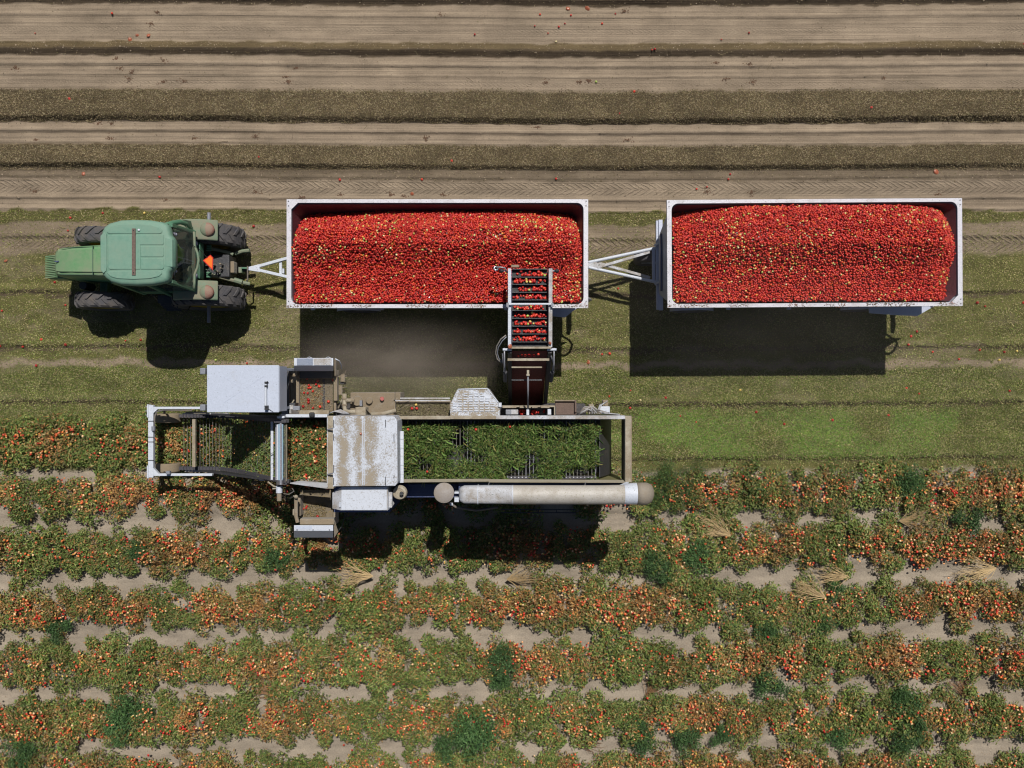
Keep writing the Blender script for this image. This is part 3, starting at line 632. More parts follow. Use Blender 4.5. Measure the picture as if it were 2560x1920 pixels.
M['stalk_brown'] = paint('dry_brown_stalk', (0.24, 0.13, 0.06), dust=0, rough=.9, var=.3, bump=0)
stalks(1785, 1310, 2.5, 1.0, 'fan of straw coloured dry stalks between the first two rows right of centre')
stalks(2290, 1288, .25, 1.1, 'pale dry branches between the first two rows at far right')
stalks(2075, 1432, 2.95, .95, 'bundle of golden dry stalks in the gap below the second row')
stalks(2015, 1470, 2.7, 1.0, 'thin pale dry branches lying over the third row at right')
stalks(2430, 1425, 3.3, 1.15, 'large spread of pale dry branches near the right edge')
stalks(1310, 1440, .1, .95, 'golden broom of dry stalks in the furrow below the shadow')
stalks(885, 1435, 3.1, 1.1, 'dry orange stalks at the foot of the sensor box shadow')
for px, py, a, lb in [(1470, 1852, .2, 'flattened brown dry plant in the lowest furrow right of centre'), (668, 1728, 3.0, 'flattened brown plant in the furrow left of centre'), (1635, 1718, 1.0, 'brown dry plant in the fourth furrow right of centre'), (955, 1583, .4, 'brown dry plant in the third furrow left of centre'), (2405, 1716, 2.0, 'brown withered plant at the right end of the fourth furrow')]:
    stalks(px, py, a, .75, lb, True); stalks_last = None

# ---------------------------------------------------------------- loose tomatoes on the ground
def ico_obj_mesh(name, col, r=.032, el=1.15, seed=1, flat=1.0):
    v, f, c = fruits(np.zeros((1, 3)), r, np.array([col]), np.random.default_rng(seed), el)
    # subdivide once for a round outline
    v = v.tolist(); nf = []; cache = {}
    def midp(a, b_):
        kk = (min(a, b_), max(a, b_))
        if kk not in cache:
            m = (np.array(v[a]) + np.array(v[b_])) / 2; m *= (np.linalg.norm(v[a]) + np.linalg.norm(v[b_])) / 2 / max(np.linalg.norm(m), 1e-6); v.append(m.tolist()); cache[kk] = len(v) - 1
        return cache[kk]
    for a, b_, c3 in f: ab, bc, ca = midp(a, b_), midp(b_, c3), midp(c3, a); nf += [(a, ab, ca), (b_, bc, ab), (c3, ca, bc), (ab, bc, ca)]
    v = np.array(v); v[:, 2] *= flat
    return np_mesh(name, v, faces_tri=np.array(nf), cols=np.tile(np.array(col), (len(v), 1)), mat=fruit_m, smooth=True)
TM_RED = [ico_obj_mesh('tomato', tuple(REDS[k]), .031, 1.2, k) for k in range(5)]
TM_YEL = [ico_obj_mesh('tomato', tuple(ODD[k]), .029, 1.25, 20 + k) for k in (1, 3, 4)]
TM_FLAT = [ico_obj_mesh('tomato', (0.34, 0.10, 0.05), .042, 1.3, 40 + k, .35) for k in range(2)]
def tomato(p, label, group, mesh=None, s=1.0):
    o = bpy.data.objects.new('tomato', mesh or rnd.choice(TM_RED)); COL.objects.link(o)
    o.location = p; o.rotation_euler = (rnd.uniform(0, .6), rnd.uniform(0, .6), rnd.uniform(0, 6.28)); o.scale = (s, s, s)
    return tag(o, label, 'tomato', group)
GT = [(89,84),(283,36),(178,250),(1187,87),(1350,38),(1427,40),(1412,60),(1337,66),(1397,68),(1370,84),(1538,36),(1505,60),(1872,83),(1803,100),(1628,130),(1635,128),(2551,115),(1585,230),(1547,288),(2173,273),
      (1825,436),(1820,449),(1055,449),(1767,468),(1741,473),(258,533),(177,545),(171,577),(635,566),(138,706),(165,763),(167,862),(6,777),(2,866),(59,867),(92,914),(106,849),(317,852),(355,850),(618,908),(616,738),
      (1505,886),(1524,884),(2267,862),(2265,970),(2296,984),(2522,977),(2448,875),(2509,880),(2396,898),(2276,841),(2220,1038),(1576,976),(1523,991),(1663,994),(1545,722),(2442,757),(2557,757),(2461,766),(2291,829),(1610,1210),(2330,880),(1575,1020),(1890,1030),(1960,1060),(2080,1050),(1740,1055),(1700,1040),(850,450),(650,395),(400,443),(1130,405),(1390,448)]
def where(px, py):
    a = 'bare soil' if py < 228 else 'brown mulch' if py < 310 else 'bare soil' if py < 362 else 'brown mulch' if py < 450 else 'the tread marked track' if py < 505 else 'vine litter'
    near = ('at the top' if py < 228 else 'above the trailers' if py < 500 else 'beside the tractor' if px < 660 else 'between the trailers' if px < 1660 and py < 800 else 'right of the second trailer' if py < 920 and px > 2200 else 'behind the harvester')
    return a, near
for k, (px, py) in enumerate(GT):
    x_, y_ = X(px), Y(py); a, near = where(px, py)
    tomato((x_, y_, gz(x_, y_) + .028), f'single red tomato lying on {a} {near}', 'tomatoes dropped on the ground', s=rnd.uniform(.8, 1.1) * (.78 if py < 140 else 1))
for px, py in [(1390, 105), (362, 533), (2541, 878), (2497, 900), (540, 900), (1600, 1000), (1850, 975), (1490, 205)]:
    x_, y_ = X(px), Y(py); a, near = where(px, py); tomato((x_, y_, gz(x_, y_) + .025), f'pale yellow tomato lying on {a} {near}', 'yellow tomatoes dropped on the ground', rnd.choice(TM_YEL))
for px, py in [(344, 89), (372, 89), (326, 100), (1420, 22), (1468, 22), (15, 652), (1470, 905), (210, 435), (1700, 720), (1030, 485), (2340, 430)]:
    x_, y_ = X(px), Y(py); a, near = where(px, py); tomato((x_, y_, gz(x_, y_) + .012), f'squashed reddish tomato pressed into {a} {near}', 'squashed tomatoes', rnd.choice(TM_FLAT), s=rnd.uniform(.9, 1.5))

# ---------------------------------------------------------------- wheels
def wheel(parent, cx, cy, cz, R, W, rim_mat, tyre_mat, lugs=18, name='wheel', lug_h=.05):
    mb = MB(); n = 40
    prof = [(R * .56, -W * .42), (R * .72, -W * .52), (R * .90, -W * .5), (R * .965, -W * .40), (R * .985, 0), (R * .965, W * .40), (R * .90, W * .5), (R * .72, W * .52), (R * .56, W * .42)]
    rings = [[Vector((cx + r * math.cos(2 * math.pi * k / n), cy + o, cz + r * math.sin(2 * math.pi * k / n))) for k in range(n)] for r, o in prof]
    mb.loft(rings, caps=False)
    if lugs:
        for k in range(lugs * 2):
            a = 2 * math.pi * (k / (lugs * 2)); sd = 1 if k % 2 else -1
            def pt(ang, o, r): return Vector((cx + r * math.cos(ang), cy + o, cz + r * math.sin(ang)))
            da = math.pi / lugs * .36; sh = -math.pi / lugs * 1.6
            for (o0, o1, s0, s1) in ((0.0, .27, 0, .5), (.27, .5, .5, 1)):
                lo, hi = [], []
                for (o_, s_) in ((o0, s0), (o1, s1)):
                    for e in (-da, da):
                        rr_ = R * (.96 - (.06 if abs(o_) > .4 else 0))
                        lo.append(pt(a + sh * s_ + e, sd * o_ * W, rr_)); hi.append(pt(a + sh * s_ + e * .7, sd * o_ * W, rr_ + lug_h))
                mb.hexa([lo[0], lo[1], lo[3], lo[2]], [hi[0], hi[1], hi[3], hi[2]])
    t = mb.build(name, tyre_mat, parent, smooth=True, autosmooth=35)
    rm = MB()
    for sd in (-1, 1):
        o = sd * W * .40
        rm.loft([[Vector((cx + r * math.cos(2 * math.pi * k / 24), cy + oo, cz + r * math.sin(2 * math.pi * k / 24))) for k in range(24)] for r, oo in ((R * .58, o), (R * .52, o), (R * .48, o * .55), (R * .20, o * .45), (R * .18, o * .8), (R * .02, o * .8))], caps=False)
    rm.build('rim', rim_mat, t, smooth=True, autosmooth=30)
    return t
# ---------------------------------------------------------------- trailers with tomato loads
RZ = 2.9
def rrect(x0, x1, y0, y1, r, n=5, corner=(1, 1, 1, 1)):
    """rounded rectangle, ccw from the lower right arc; corner flags: (br, tr, tl, bl), 0 = small chamfer"""
    pts = []
    for (cx, cy, a0, fl) in ((x1 - r, y0 + r, -90, corner[0]), (x1 - r, y1 - r, 0, corner[1]), (x0 + r, y1 - r, 90, corner[2]), (x0 + r, y0 + r, 180, corner[3])):
        for k in range(n + 1):
            a = math.radians(a0 + 90 * k / n)
            if fl: pts.append((cx + r * math.cos(a), cy + r * math.sin(a)))
            else:
                t = k / n; a1, a2 = math.radians(a0), math.radians(a0 + 90)
                pts.append((cx + r * 1.0 * (math.cos(a1) * (1 - t) + math.cos(a2) * t), cy + r * (math.sin(a1) * (1 - t) + math.sin(a2) * t)))
    return pts
def trailer(label, cx, cy, L, Wd, rot, corner, name='tomato_trailer', wheel_x=(), tl=.42, tr=.42):
    hl, hw = L / 2, Wd / 2
    root = thing(name, label, 'trailer', (cx, cy, 0), 'tomato trailers')
    ORG[root] = Vector((0, 0, 0)); root.rotation_euler.z = rot
    fl_e, fl_s = .11, .10
    # rim: flat flange ring
    inn = rrect(-hl + fl_e, hl - fl_e, -hw + fl_s * .9, hw - fl_s * .85, .16, 5, corner); n = len(inn)
    def outer(p):      # project on the outer rectangle
        return (max(-hl, min(hl, p[0] * hl / (hl - fl_e - .002))), max(-hw, min(hw, p[1] * hw / (hw - fl_s))))
    out = []
    for i, p in enumerate(inn):
        q = i // 6; j = i % 6
        cxq = (hl, hl, -hl, -hl)[q]; cyq = (-hw, hw, hw, -hw)[q]
        if q in (0, 2): out.append((p[0], cyq) if j < 2 else (cxq, p[1]) if j > 3 else (cxq, cyq))
        else: out.append((cxq, p[1]) if j < 2 else (p[0], cyq) if j > 3 else (cxq, cyq))
    mb = MB()
    rings = [[Vector((x, y, RZ)) for x, y in inn], [Vector((x, y, RZ)) for x, y in out], [Vector((x, y, RZ - .07)) for x, y in out], [Vector((x, y, RZ - .07)) for x, y in inn], [Vector((x, y, RZ)) for x, y in inn]]
    mb.loft(rings, caps=False); rim = mb.build('rim', M['rim'], root)
    bz = MB()
    for xx in np.linspace(-hl + .15, hl - .15, 9):
        bz.box(xx - .012, xx + .012, hw - .05, hw - .026, RZ + .001, RZ + .012)
    # tub, double walled: inner stained, outer painted
    def sect(z, off, ox):
        t = (RZ - z) / 1.7; ii = .36 * t ** 1.3
        return [Vector((x, y, z)) for x, y in rrect(-hl + .13 + ox + tl * t - off, hl - .13 - ox - tr * t + off, -hw + .12 + ii - off, hw - .12 - ii + off, .16, 5, corner)]
    zs = [RZ - .02, 2.6, 2.2, 1.8, 1.4, 1.2]
    MB().loft([sect(z, 0, 0) for z in zs] + [[Vector((p.x * .3, p.y * .3, 1.19)) for p in sect(1.2, 0, 0)]], caps=False).build('tub_lining', M['tub'], root, smooth=True, autosmooth=50)
    tub = MB().loft([sect(RZ - .075, .05, -.0)] + [sect(z, .05, 0) for z in zs[1:]] + [sect(1.13, .0, 0)], caps=False)
    tub.build('tub', M['trailer_side'], root, smooth=True, autosmooth=50)
    # frame rails, cross members and stays
    for s in (-1, 1):
        MB().box(-hl + .12, hl - .2, s * .5 - .06, s * .5 + .06, .88, 1.10).build('frame_rail', M['trailer_side'], root, bevel=.01)
    for xx in (-hl + .18, -hl * .45, 0, hl * .45, hl - .3):
        MB().box(xx - .05, xx + .05, -1.18, 1.18, 1.10, 1.17).build('cross_member', M['trailer_side'], root)
    for xx in (-hl * .28, -hl * .72, hl * .15, hl * .55):
        for s in (-1, 1):
            MB().beam((xx, s * .55, 1.0), (xx - .28, s * 1.2, 2.35), .07, .05).build('stay', M['trailer_side'], root)
    for s in (-1, 1):
        for xx in wheel_x:
            wheel(root, xx, s * .98, .50, .50, .36, M['white_dusty'], M['tyre'], 0)
            fp = [Vector((xx + .62 * math.cos(a), 0, .52 + .62 * math.sin(a))) for a in np.radians(np.linspace(20, 160, 9))]
            f = MB()
            f.loft([[Vector((p.x, s * .76, p.z)), Vector((p.x, s * 1.18, p.z)), Vector((p.x * 1.0, s * 1.18, p.z + .015)), Vector((p.x, s * .76, p.z + .015))] for p in fp]); f.build('mudguard', M['trailer_side'], root, smooth=True, autosmooth=40)
    # rear guard loop, seen mostly in its shadow
    lp = [(hl - .42, -.95, 1.35), (hl - .20, -1.0, 1.42), (hl + .02, -1.02, 1.60), (hl + .12, -1.02, 1.85), (hl + .13, -1.02, 2.15), (hl + .03, -1.0, 2.38), (hl - .15, -.95, 2.42)]
    MB().tube(lp, .033, 8).build('guard_loop', M['steel'], root, smooth=True)
    MB().box(hl - .14, hl - .04, -1.12, 1.12, .85, 1.15).build('rear_bumper', M['dark'], root, bevel=.01)
    # tail panel and lamps
    MB().box(hl - .42, hl - .36, -1.1, 1.1, 1.2, 1.6).build('tail_panel', M['trailer_side'], root)
    for s in (-1, 1): MB().box(hl - .36, hl - .33, s * 1.0 - .07, s * 1.0 + .07, 1.3, 1.44).build('tail_lamp', M['redlamp'], root)
    return root
L1 = X(1470.5, RZ) - X(716.5, RZ); c1 = (X(1470.5, RZ) + X(716.5, RZ)) / 2; W1 = Y(498, RZ) - Y(770, RZ); d1 = (Y(498, RZ) + Y(770, RZ)) / 2
t1 = trailer('first white trailer behind the tractor, being filled with red tomatoes', c1, d1, L1, W1, 0.0, (1, 1, 0, 1), wheel_x=(-2.3, 2.35), tl=.30, tr=.30)
L2 = X(2406, RZ) - X(1668, RZ); c2 = (X(2406, RZ) + X(1668, RZ)) / 2; W2 = (Y(497.5, RZ) - Y(767, RZ)); d2 = (Y(497.5, RZ) + Y(767, RZ)) / 2
t2 = trailer('second white trailer at the end of the train, already full of tomatoes', c2, d2, L2, W2, 0.0065, (0, 1, 1, 1), wheel_x=(-2.45, 2.1), tl=.04, tr=.62)
# rim patina: chaff and crushed fruit bits on the edge next to the harvester
def tongue_bar(root, a, b_, w, h, mat='white', nm='tongue_bar', tube=False):
    mb = MB(); off = Vector(root.location)
    a = Vector(a) - off; b_ = Vector(b_) - off
    (mb.tube([a, b_], w / 2, 10) if tube else mb.beam(a, b_, w, h)); return mb.build(nm, M[mat], root, bevel=0 if tube else .008, smooth=tube, autosmooth=40 if tube else None)
zt = .85
tongue_bar(t1, P(646, 666, zt), P(735, 641, zt + .05), .075, .09); tongue_bar(t1, P(646, 675, zt), P(735, 696, zt + .05), .075, .09)
tongue_bar(t1, P(702, 650, zt - .01), P(702, 687, zt - .01), .07, .07); tongue_bar(t1, P(709, 672, zt), P(709, 684, zt), .05, .10)
o_ = Vector(t1.location)
MB().prism([tuple((P(x, y, zt) - o_)[:2]) for x, y in ((618, 669), (650, 661), (651, 681), (620, 676))], zt - .03, zt + .055).build('hitch_plate', M['white'], t1, bevel=.01)
zt = 1.0
tongue_bar(t2, P(1471, 653, zt), P(1640, 618, zt), .085, .09, tube=True); tongue_bar(t2, P(1471, 665, zt), P(1640, 703, zt), .085, .09, tube=True)
tongue_bar(t2, P(1492, 666, zt + .02), P(1625, 628, zt - .02), .07, .05, 'white_dusty'); tongue_bar(t2, P(1490, 653, zt - .04), P(1625, 692, zt - .04), .07, .05, 'white_dusty')
tongue_bar(t2, P(1634, 617, zt), P(1634, 703, zt), .08, .08, 'trailer_side', 'tongue_crossbar')
o_ = Vector(t2.location)
MB().prism([tuple((P(x, y, zt) - o_)[:2]) for x, y in ((1469, 655), (1490, 652), (1497, 659), (1490, 668), (1469, 663))], zt - .03, zt + .03).build('hitch_plate', M['white_dusty'], t2, bevel=.01)
MB().box(-L2 / 2 + .07, -L2 / 2 + .165, -1.16, 1.17, 1.02, 1.12).build('front_bumper', M['trailer_side'], t2, bevel=.01)
for py in (607, 704): tongue_bar(t2, P(1638, py + 4, 1.1), P(1652, py - 5, 1.35), .06, .06, 'trailer_side', 'bumper_bracket')
# tyre of the front dolly seen left of the second tub
wheel(t2, -L2 / 2 + .05, .30, .48, .48, .32, M['white_dusty'], M['tyre'], 0)
# dark stripe on the front face
MB().box(-L2 / 2 + .055, -L2 / 2 + .09, -.75, .7, 1.70, 1.80).build('stripe', M['blue'], t2)
# corner fender panels under the south edge
def fender(root, pts, z, nm='corner_panel', mat='trailer_side'):
    off = Vector(root.location); MB().prism([tuple((P(x, y, z) - off)[:2]) for x, y in pts], z - .02, z + .02).build(nm, M[mat], root, bevel=.004)
fender(t1, [(1375, 765), (1452, 765), (1432, 778), (1412, 794), (1378, 790)], 1.55)
fender(t2, [(2170, 762), (2345, 762), (2320, 776), (2292, 792), (2245, 790), (2172, 784)], 1.45)

def load(label, cx, cy, L, Wd, rot, surf, name='tomato_load', seed=1, tl=.42, tr=.42):
    rg = np.random.default_rng(seed); hl, hw = L / 2 - .15, Wd / 2 - .13; sp = .0465
    out = []
    for layer in range(2):
        xs = np.arange(-hl, hl, sp); ys = np.arange(-hw, hw, sp * .87); GXx, GYy = np.meshgrid(xs, ys); GXx = GXx + (np.arange(len(ys)) % 2)[:, None] * sp / 2 + layer * sp / 3
        x = GXx.ravel() + rg.normal(0, .012, GXx.size); y = GYy.ravel() + rg.normal(0, .012, GXx.size)
        z = surf(x, y) + rg.normal(0, .019, x.size) - layer * .042
        t = np.clip(RZ - z, 0, 2) / 1.7; lim = (x < hl + .01 - tr * t) & (x > -hl - .01 + tl * t); lim &= np.abs(y) < hw + .0 - .36 * t ** 1.3
        p = np.stack([x, y, z], -1)[lim]
        if layer == 1: p = p[rg.random(len(p)) < .8]
        out.append(p)
    pos = np.concatenate(out); n = len(pos)
    patch = fbm(pos[:, 0] * .9, pos[:, 1] * 1.2, seed, 3)
    cols = load_cols(n, rg, 0); odd = rg.random(n) < np.clip((patch - .34) * .42, .030, .14)
    cols[odd] = ODD[rg.integers(0, len(ODD), odd.sum())]
    warm = rg.random(n) < .08; warm &= ~odd; cols[warm] = np.array((0.62, 0.085, 0.02)) * rg.uniform(.8, 1.1, (warm.sum(), 1))
    v, f, c = fruits(pos, .0248, cols, rg)
    # dark red sheet under the fruit, shade of the gaps painted in its colour
    bx = np.linspace(-hl + .02, hl - .02, 90); by = np.linspace(-hw + .02, hw - .02, 34); BX, BY = np.meshgrid(bx, by); BZ = surf(BX, BY) - .075
    tt = np.clip(RZ - BZ, 0, 2) / 1.7; BX2 = np.clip(BX, -(hl - tl * tt), hl - tr * tt); BY2 = np.clip(BY, -(hw - .36 * tt ** 1.3), hw - .36 * tt ** 1.3)
    bv = np.stack([BX2.ravel(), BY2.ravel(), BZ.ravel()], -1); ii = np.arange(bv.shape[0]).reshape(BX.shape)
    q = np.concatenate([np.stack([ii[:-1, :-1], ii[:-1, 1:], ii[1:, 1:]], -1).reshape(-1, 3), np.stack([ii[:-1, :-1], ii[1:, 1:], ii[1:, :-1]], -1).reshape(-1, 3)])
    vv = np.concatenate([v, bv]); ff = np.concatenate([f, q + len(v)]); cc = np.concatenate([c, np.tile((0.10, .006, .006), (len(bv), 1))])
    me = np_mesh(name, vv, faces_tri=ff, cols=cc, mat=fruit_m, smooth=True)
    o = bpy.data.objects.new(name, me); COL.objects.link(o); o.location = (cx, cy, 0); o.rotation_euler.z = rot
    return tag(o, label, 'tomatoes', kind='stuff')
def smooth(a, b, t): t = np.clip((t - a) / (b - a), 0, 1); return t * t * (3 - 2 * t)
def surf1(x, y):
    yn = y / (W1 / 2)       # +1 north, -1 south
    prof = np.interp(yn, [-1.0, -.86, -.62, -.25, .15, .42, .62, 1.0], [-.03, .0, -.06, .02, .42, .34, .0, -.62])
    end = np.minimum(smooth(-3.8, -3.0, x), smooth(3.7, 3.0, x)); base = np.interp(yn, [-1, -.6, 0, 1], [-.12, -.15, -.12, -.62])
    endn = smooth(0, 1, end); z = RZ + base * (1 - endn) + prof * endn
    z = z - .30 * smooth(-.6, -3.6, x) * smooth(.0, .9, yn) - .34 * smooth(1.9, 3.6, x) * smooth(.0, .9, yn)
    return z + .07 * (fbm(x * 1.1, y * 1.4, 61, 3) - .5) + .03 * (fbm(x * 3.5, y * 3.5, 62, 2) - .5) - .02
def surf2(x, y):
    yn = y / (W2 / 2)
    prof = np.interp(yn, [-1.0, -.86, -.60, -.25, .12, .5, .75, 1.0], [-.03, .0, -.02, .10, .46, .42, .22, -.20])
    e1 = smooth(-4.3, -1.6, x); e2 = smooth(3.8, 2.7, x); base = np.interp(yn, [-1, -.6, 0, 1], [-.04, -.0, -.0, -.45]); base2 = np.interp(yn, [-1, -.6, 0, 1], [-.55, -.40, -.25, -.55])
    z = RZ + (base * (1 - e1) + prof * e1) * e2 + base2 * (1 - e2) - .30 * smooth(-1.2, -3.6, x) * smooth(.2, .9, yn) - .22 * smooth(1.6, 3.4, x) * smooth(.2, .9, yn)
    return z + .07 * (fbm(x * 1.1 + 9, y * 1.4, 63, 3) - .5) + .03 * (fbm(x * 3.5, y * 3.5, 64, 2) - .5) - .02
load('heap of red tomatoes filling the first trailer, a few yellow ones among them', c1, d1, L1, W1, 0, surf1, seed=1, tl=.30, tr=.30)
load('rounded heap of red tomatoes in the last trailer', c2, d2, L2, W2, .0065, surf2, seed=2, tl=.04, tr=.62)

# ---------------------------------------------------------------- tractor
T = thing('tractor', 'dusty green tractor pulling the two tomato trailers', 'tractor', (-9.2, 3.07, 0))
cy = 3.07
wheel(T, -8.0, cy + .78, .93, .93, .52, M['rimyellow'], M['tyre'], 20); wheel(T, -8.0, cy - .80, .93, .93, .52, M['rimyellow'], M['tyre'], 20)
wheel(T, -10.86, cy + .82, .70, .70, .40, M['rimyellow'], M['tyre'], 16); wheel(T, -10.86, cy - .87, .70, .70, .40, M['rimyellow'], M['tyre'], 16)
MB().tube([(-8.0, cy - 1.45, .93), (-8.0, cy + 1.45, .93)], .05, 10).build('axle_shaft', M['grey'], T, smooth=True, autosmooth=40)
MB().box(-10.95, -10.75, cy - .65, cy + .65, .6, .8).build('front_axle', M['green'], T, bevel=.02)
MB().box(-11.3, -7.9, cy - .24, cy + .24, .6, 1.25).build('chassis', M['green'], T, bevel=.03)
# hood: lofted along X
hr = []
for (x, hwid, zt_, zl) in ((-11.62, .27, 1.62, 1.0), (-11.55, .33, 1.80, .95), (-11.40, .36, 1.95, .92), (-11.0, .39, 2.05, .92), (-10.3, .42, 2.12, .92), (-9.35, .43, 2.16, .92)):
    hr.append([Vector((x, cy + yy * hwid, zz)) for yy, zz in ((-1, zl), (-1.0, zt_ - .22), (-.97, zt_ - .12), (-.86, zt_ - .035), (-.6, zt_), (.6, zt_), (.86, zt_ - .035), (.97, zt_ - .12), (1.0, zt_ - .22), (1, zl))])
hood = MB().loft(hr).build('hood', M['green_hood'], T, smooth=True, autosmooth=28)
hp = []
for (x, hwid, zt_) in ((-11.46, .24, 1.915), (-11.3, .27, 2.0), (-10.9, .285, 2.075), (-10.3, .30, 2.128), (-9.4, .31, 2.168)):
    hp.append([Vector((x, cy + yy * hwid, zz)) for yy, zz in ((-1, zt_ - .04), (-.94, zt_ + .012), (.94, zt_ + .012), (1, zt_ - .04))])
MB().loft(hp).build('hood_ridge', M['green_hood'], hood, smooth=True, autosmooth=50)
MB().box(-11.44, -11.34, cy - .012, cy + .012, 1.99, 2.012).build('badge', M['blue'], hood)
for k in range(13):
    yy = cy - .34 + k * .045
    MB().beam((-11.97, yy, 1.47), (-11.60, yy, 1.66), .026, .06).build('grille_bar', M['green_hood'], T)
MB().box(-11.94, -11.50, cy - .36, cy + .24, 1.0, 1.44).build('nose', M['green_hood'], T, bevel=.03)
MB().box(-12.0, -11.55, cy - .28, cy + .28, .55, .95).build('front_weight', M['green'], T, bevel=.03)
MB().tube([(-11.1, cy - .52, .9), (-11.1, cy - .52, 1.35)], .10, 12).build('air_filter', M['black'], T)
# cab: roof, windows, posts
RT = 3.45
def ro(px, py): return (X(px, RT), Y(py, RT))
outl = [ro(*p) for p in ((252, 576), (258, 566), (270, 557), (300, 549), (335, 547.5), (375, 549), (405, 554), (417, 560), (421, 568), (424, 585), (430, 592), (434, 600), (434, 630), (434, 665), (430, 672), (423, 678), (421, 690), (419, 700), (410, 706), (380, 712), (340, 714), (300, 712), (275, 705), (262, 696), (253, 686), (250, 660), (250, 600))]
oc = (sum(p[0] for p in outl) / len(outl), sum(p[1] for p in outl) / len(outl))
def ring(s, z): return [Vector((oc[0] + (x - oc[0]) * s, oc[1] + (y - oc[1]) * s, z)) for x, y in outl]
roof = MB().loft([ring(.93, RT - .30), ring(.985, RT - .24), ring(1.0, RT - .14), ring(.99, RT - .06), ring(.955, RT - .012), ring(.90, RT + .012), ring(.6, RT + .022)]).build('cab_roof', M['green_roof'], T, smooth=True, autosmooth=55)
def panel(pts, h0=.014, h1=.036, nm='roof_panel', bev=.014):
    MB().prism([ro(*p) for p in pts], RT + h0 - .03, RT + h1).build(nm, M['green_roof'], roof, bevel=bev)
panel([(271, 588), (352, 588), (409, 587.5), (411, 592), (411, 610), (408, 613), (352, 613), (352, 616), (352, 640), (352, 645), (352, 674), (276, 674), (272, 670)])
panel([(352.5, 616), (408, 616), (411, 620), (411, 639), (408, 643), (352.5, 643)]); panel([(352.5, 646), (408, 646), (411, 650), (411, 670), (408, 674), (352.5, 674)])
panel([(268, 578), (278, 567), (295, 562), (340, 560), (380, 563), (400, 569), (407, 577), (406, 583), (400, 585), (275, 585), (269, 582)])
panel([(268, 683), (272, 678), (400, 677), (406, 681), (406, 685), (398, 692), (375, 697), (335, 699), (295, 697), (278, 692)])
panel([(252.5, 590), (262, 580), (267, 586), (268.5, 600), (268.5, 670), (267, 678), (260, 684), (253, 676)])
panel([(413, 594), (432, 598), (432, 668), (413, 666)], .0, .02)
bar = MB().pbox(329.5, 571, 338.5, 688, RT + .037, RT + .055).build('mounting_strap', M['rust'], T, bevel=.003)
for py in (576, 682): MB().tube([P(334, py, RT + .055), P(334, py, RT + .060)], .014, 10).build('bolt', M['black'], bar)
cx0, cx1, cw = -9.42, -8.02, .72
# lower cab shell and floor
MB().hexa([(-9.35, cy - .62, 1.2), (-7.98, cy - .60, 1.2), (-7.98, cy + .60, 1.2), (-9.35, cy + .62, 1.2)], [(-9.42, cy - .74, 1.75), (-7.90, cy - .66, 1.95), (-7.90, cy + .66, 1.95), (-9.42, cy + .74, 1.75)])
sh = MB()
sh.hexa([(-9.35, cy - .62, 1.2), (-7.98, cy - .60, 1.2), (-7.98, cy + .60, 1.2), (-9.35, cy + .62, 1.2)], [(-9.42, cy - .74, 1.5), (-7.93, cy - .70, 1.5), (-7.93, cy + .70, 1.5), (-9.42, cy + .74, 1.5)]); sh.build('cab_floor', M['black'], T)
post = [((-9.42, .74, 1.5), (-9.38, .66, 3.2)), ((-8.75, .78, 1.5), (-8.6, .70, 3.2)), ((-7.93, .74, 1.5), (-8.02, .66, 3.2))]
for a_, b_ in post:
    for s in (-1, 1): MB().beam((a_[0], cy + s * a_[1], a_[2]), (b_[0], cy + s * b_[1], b_[2]), .09, .09).build('cab_post', M['green'], T, bevel=.01)
for s in (-1, 1):
    MB().plate([(-9.4, cy + s * .76, 1.5), (-7.95, cy + s * .76, 1.5), (-7.93, cy + s * .75, 2.0), (-9.42, cy + s * .75, 1.9)], .03).build('cab_side', M['green'], T)
    MB().plate([(-9.38, cy + s * .745, 1.92), (-7.96, cy + s * .75, 2.0), (-8.02, cy + s * .68, 3.18), (-9.36, cy + s * .68, 3.18)], .008).build('side_window', M['glass'], T)
# bulging rear window with dusty sills
rw = MB(); rr = []
for z, xo in ((3.12, -7.98), (2.7, -7.93), (2.2, -7.90)):
    rr.append([Vector((xo + (.10 if abs(t) < .5 else .02) * (1 - abs(t)) * (3.3 - z), cy + t * (.66 + (3.1 - z) * .05), z)) for t in np.linspace(-1, 1, 9)])
rw.loft(rr, caps=False, closed=False); w_ = rw.build('rear_window', M['glass'], T, smooth=True)
fr = [rr[2][k] + Vector((.02, 0, -.02)) for k in range(9)]
MB().tube(fr, .035, 6).build('rear_window_sill', M['green_dusty'], T, smooth=True)
for s in (-1, 1):
    def sp_(px, py, z): return P(px, 633 + s * (py - 633), z)
    MB().tube([sp_(410, 703, 3.1), sp_(430, 708, 2.85), sp_(450, 711, 2.6), sp_(464, 707, 2.35), sp_(474, 696, 2.15)], [.05, .055, .06, .06, .05], 8).build('rear_frame', M['green'], T, smooth=True)
    MB().plate([sp_(455, 718, 2.5), sp_(474, 714, 2.2), sp_(480, 690, 2.0), sp_(478, 664, 2.0), sp_(474, 666, 2.1), sp_(468, 690, 2.3)], .04).build('rear_corner', M['green_dusty'], T, bevel=.01)
    MB().pbox(424, 630 + s * 52, 429, 630 + s * 64, 2.95, 3.05).build('roof_tail_lamp', M['redlamp'], T)
    MB().ellip(P(437, 630 + s * 46 + 2, 3.0), .06, .05, .05).build('work_lamp', M['lampgrey'], T, smooth=True)
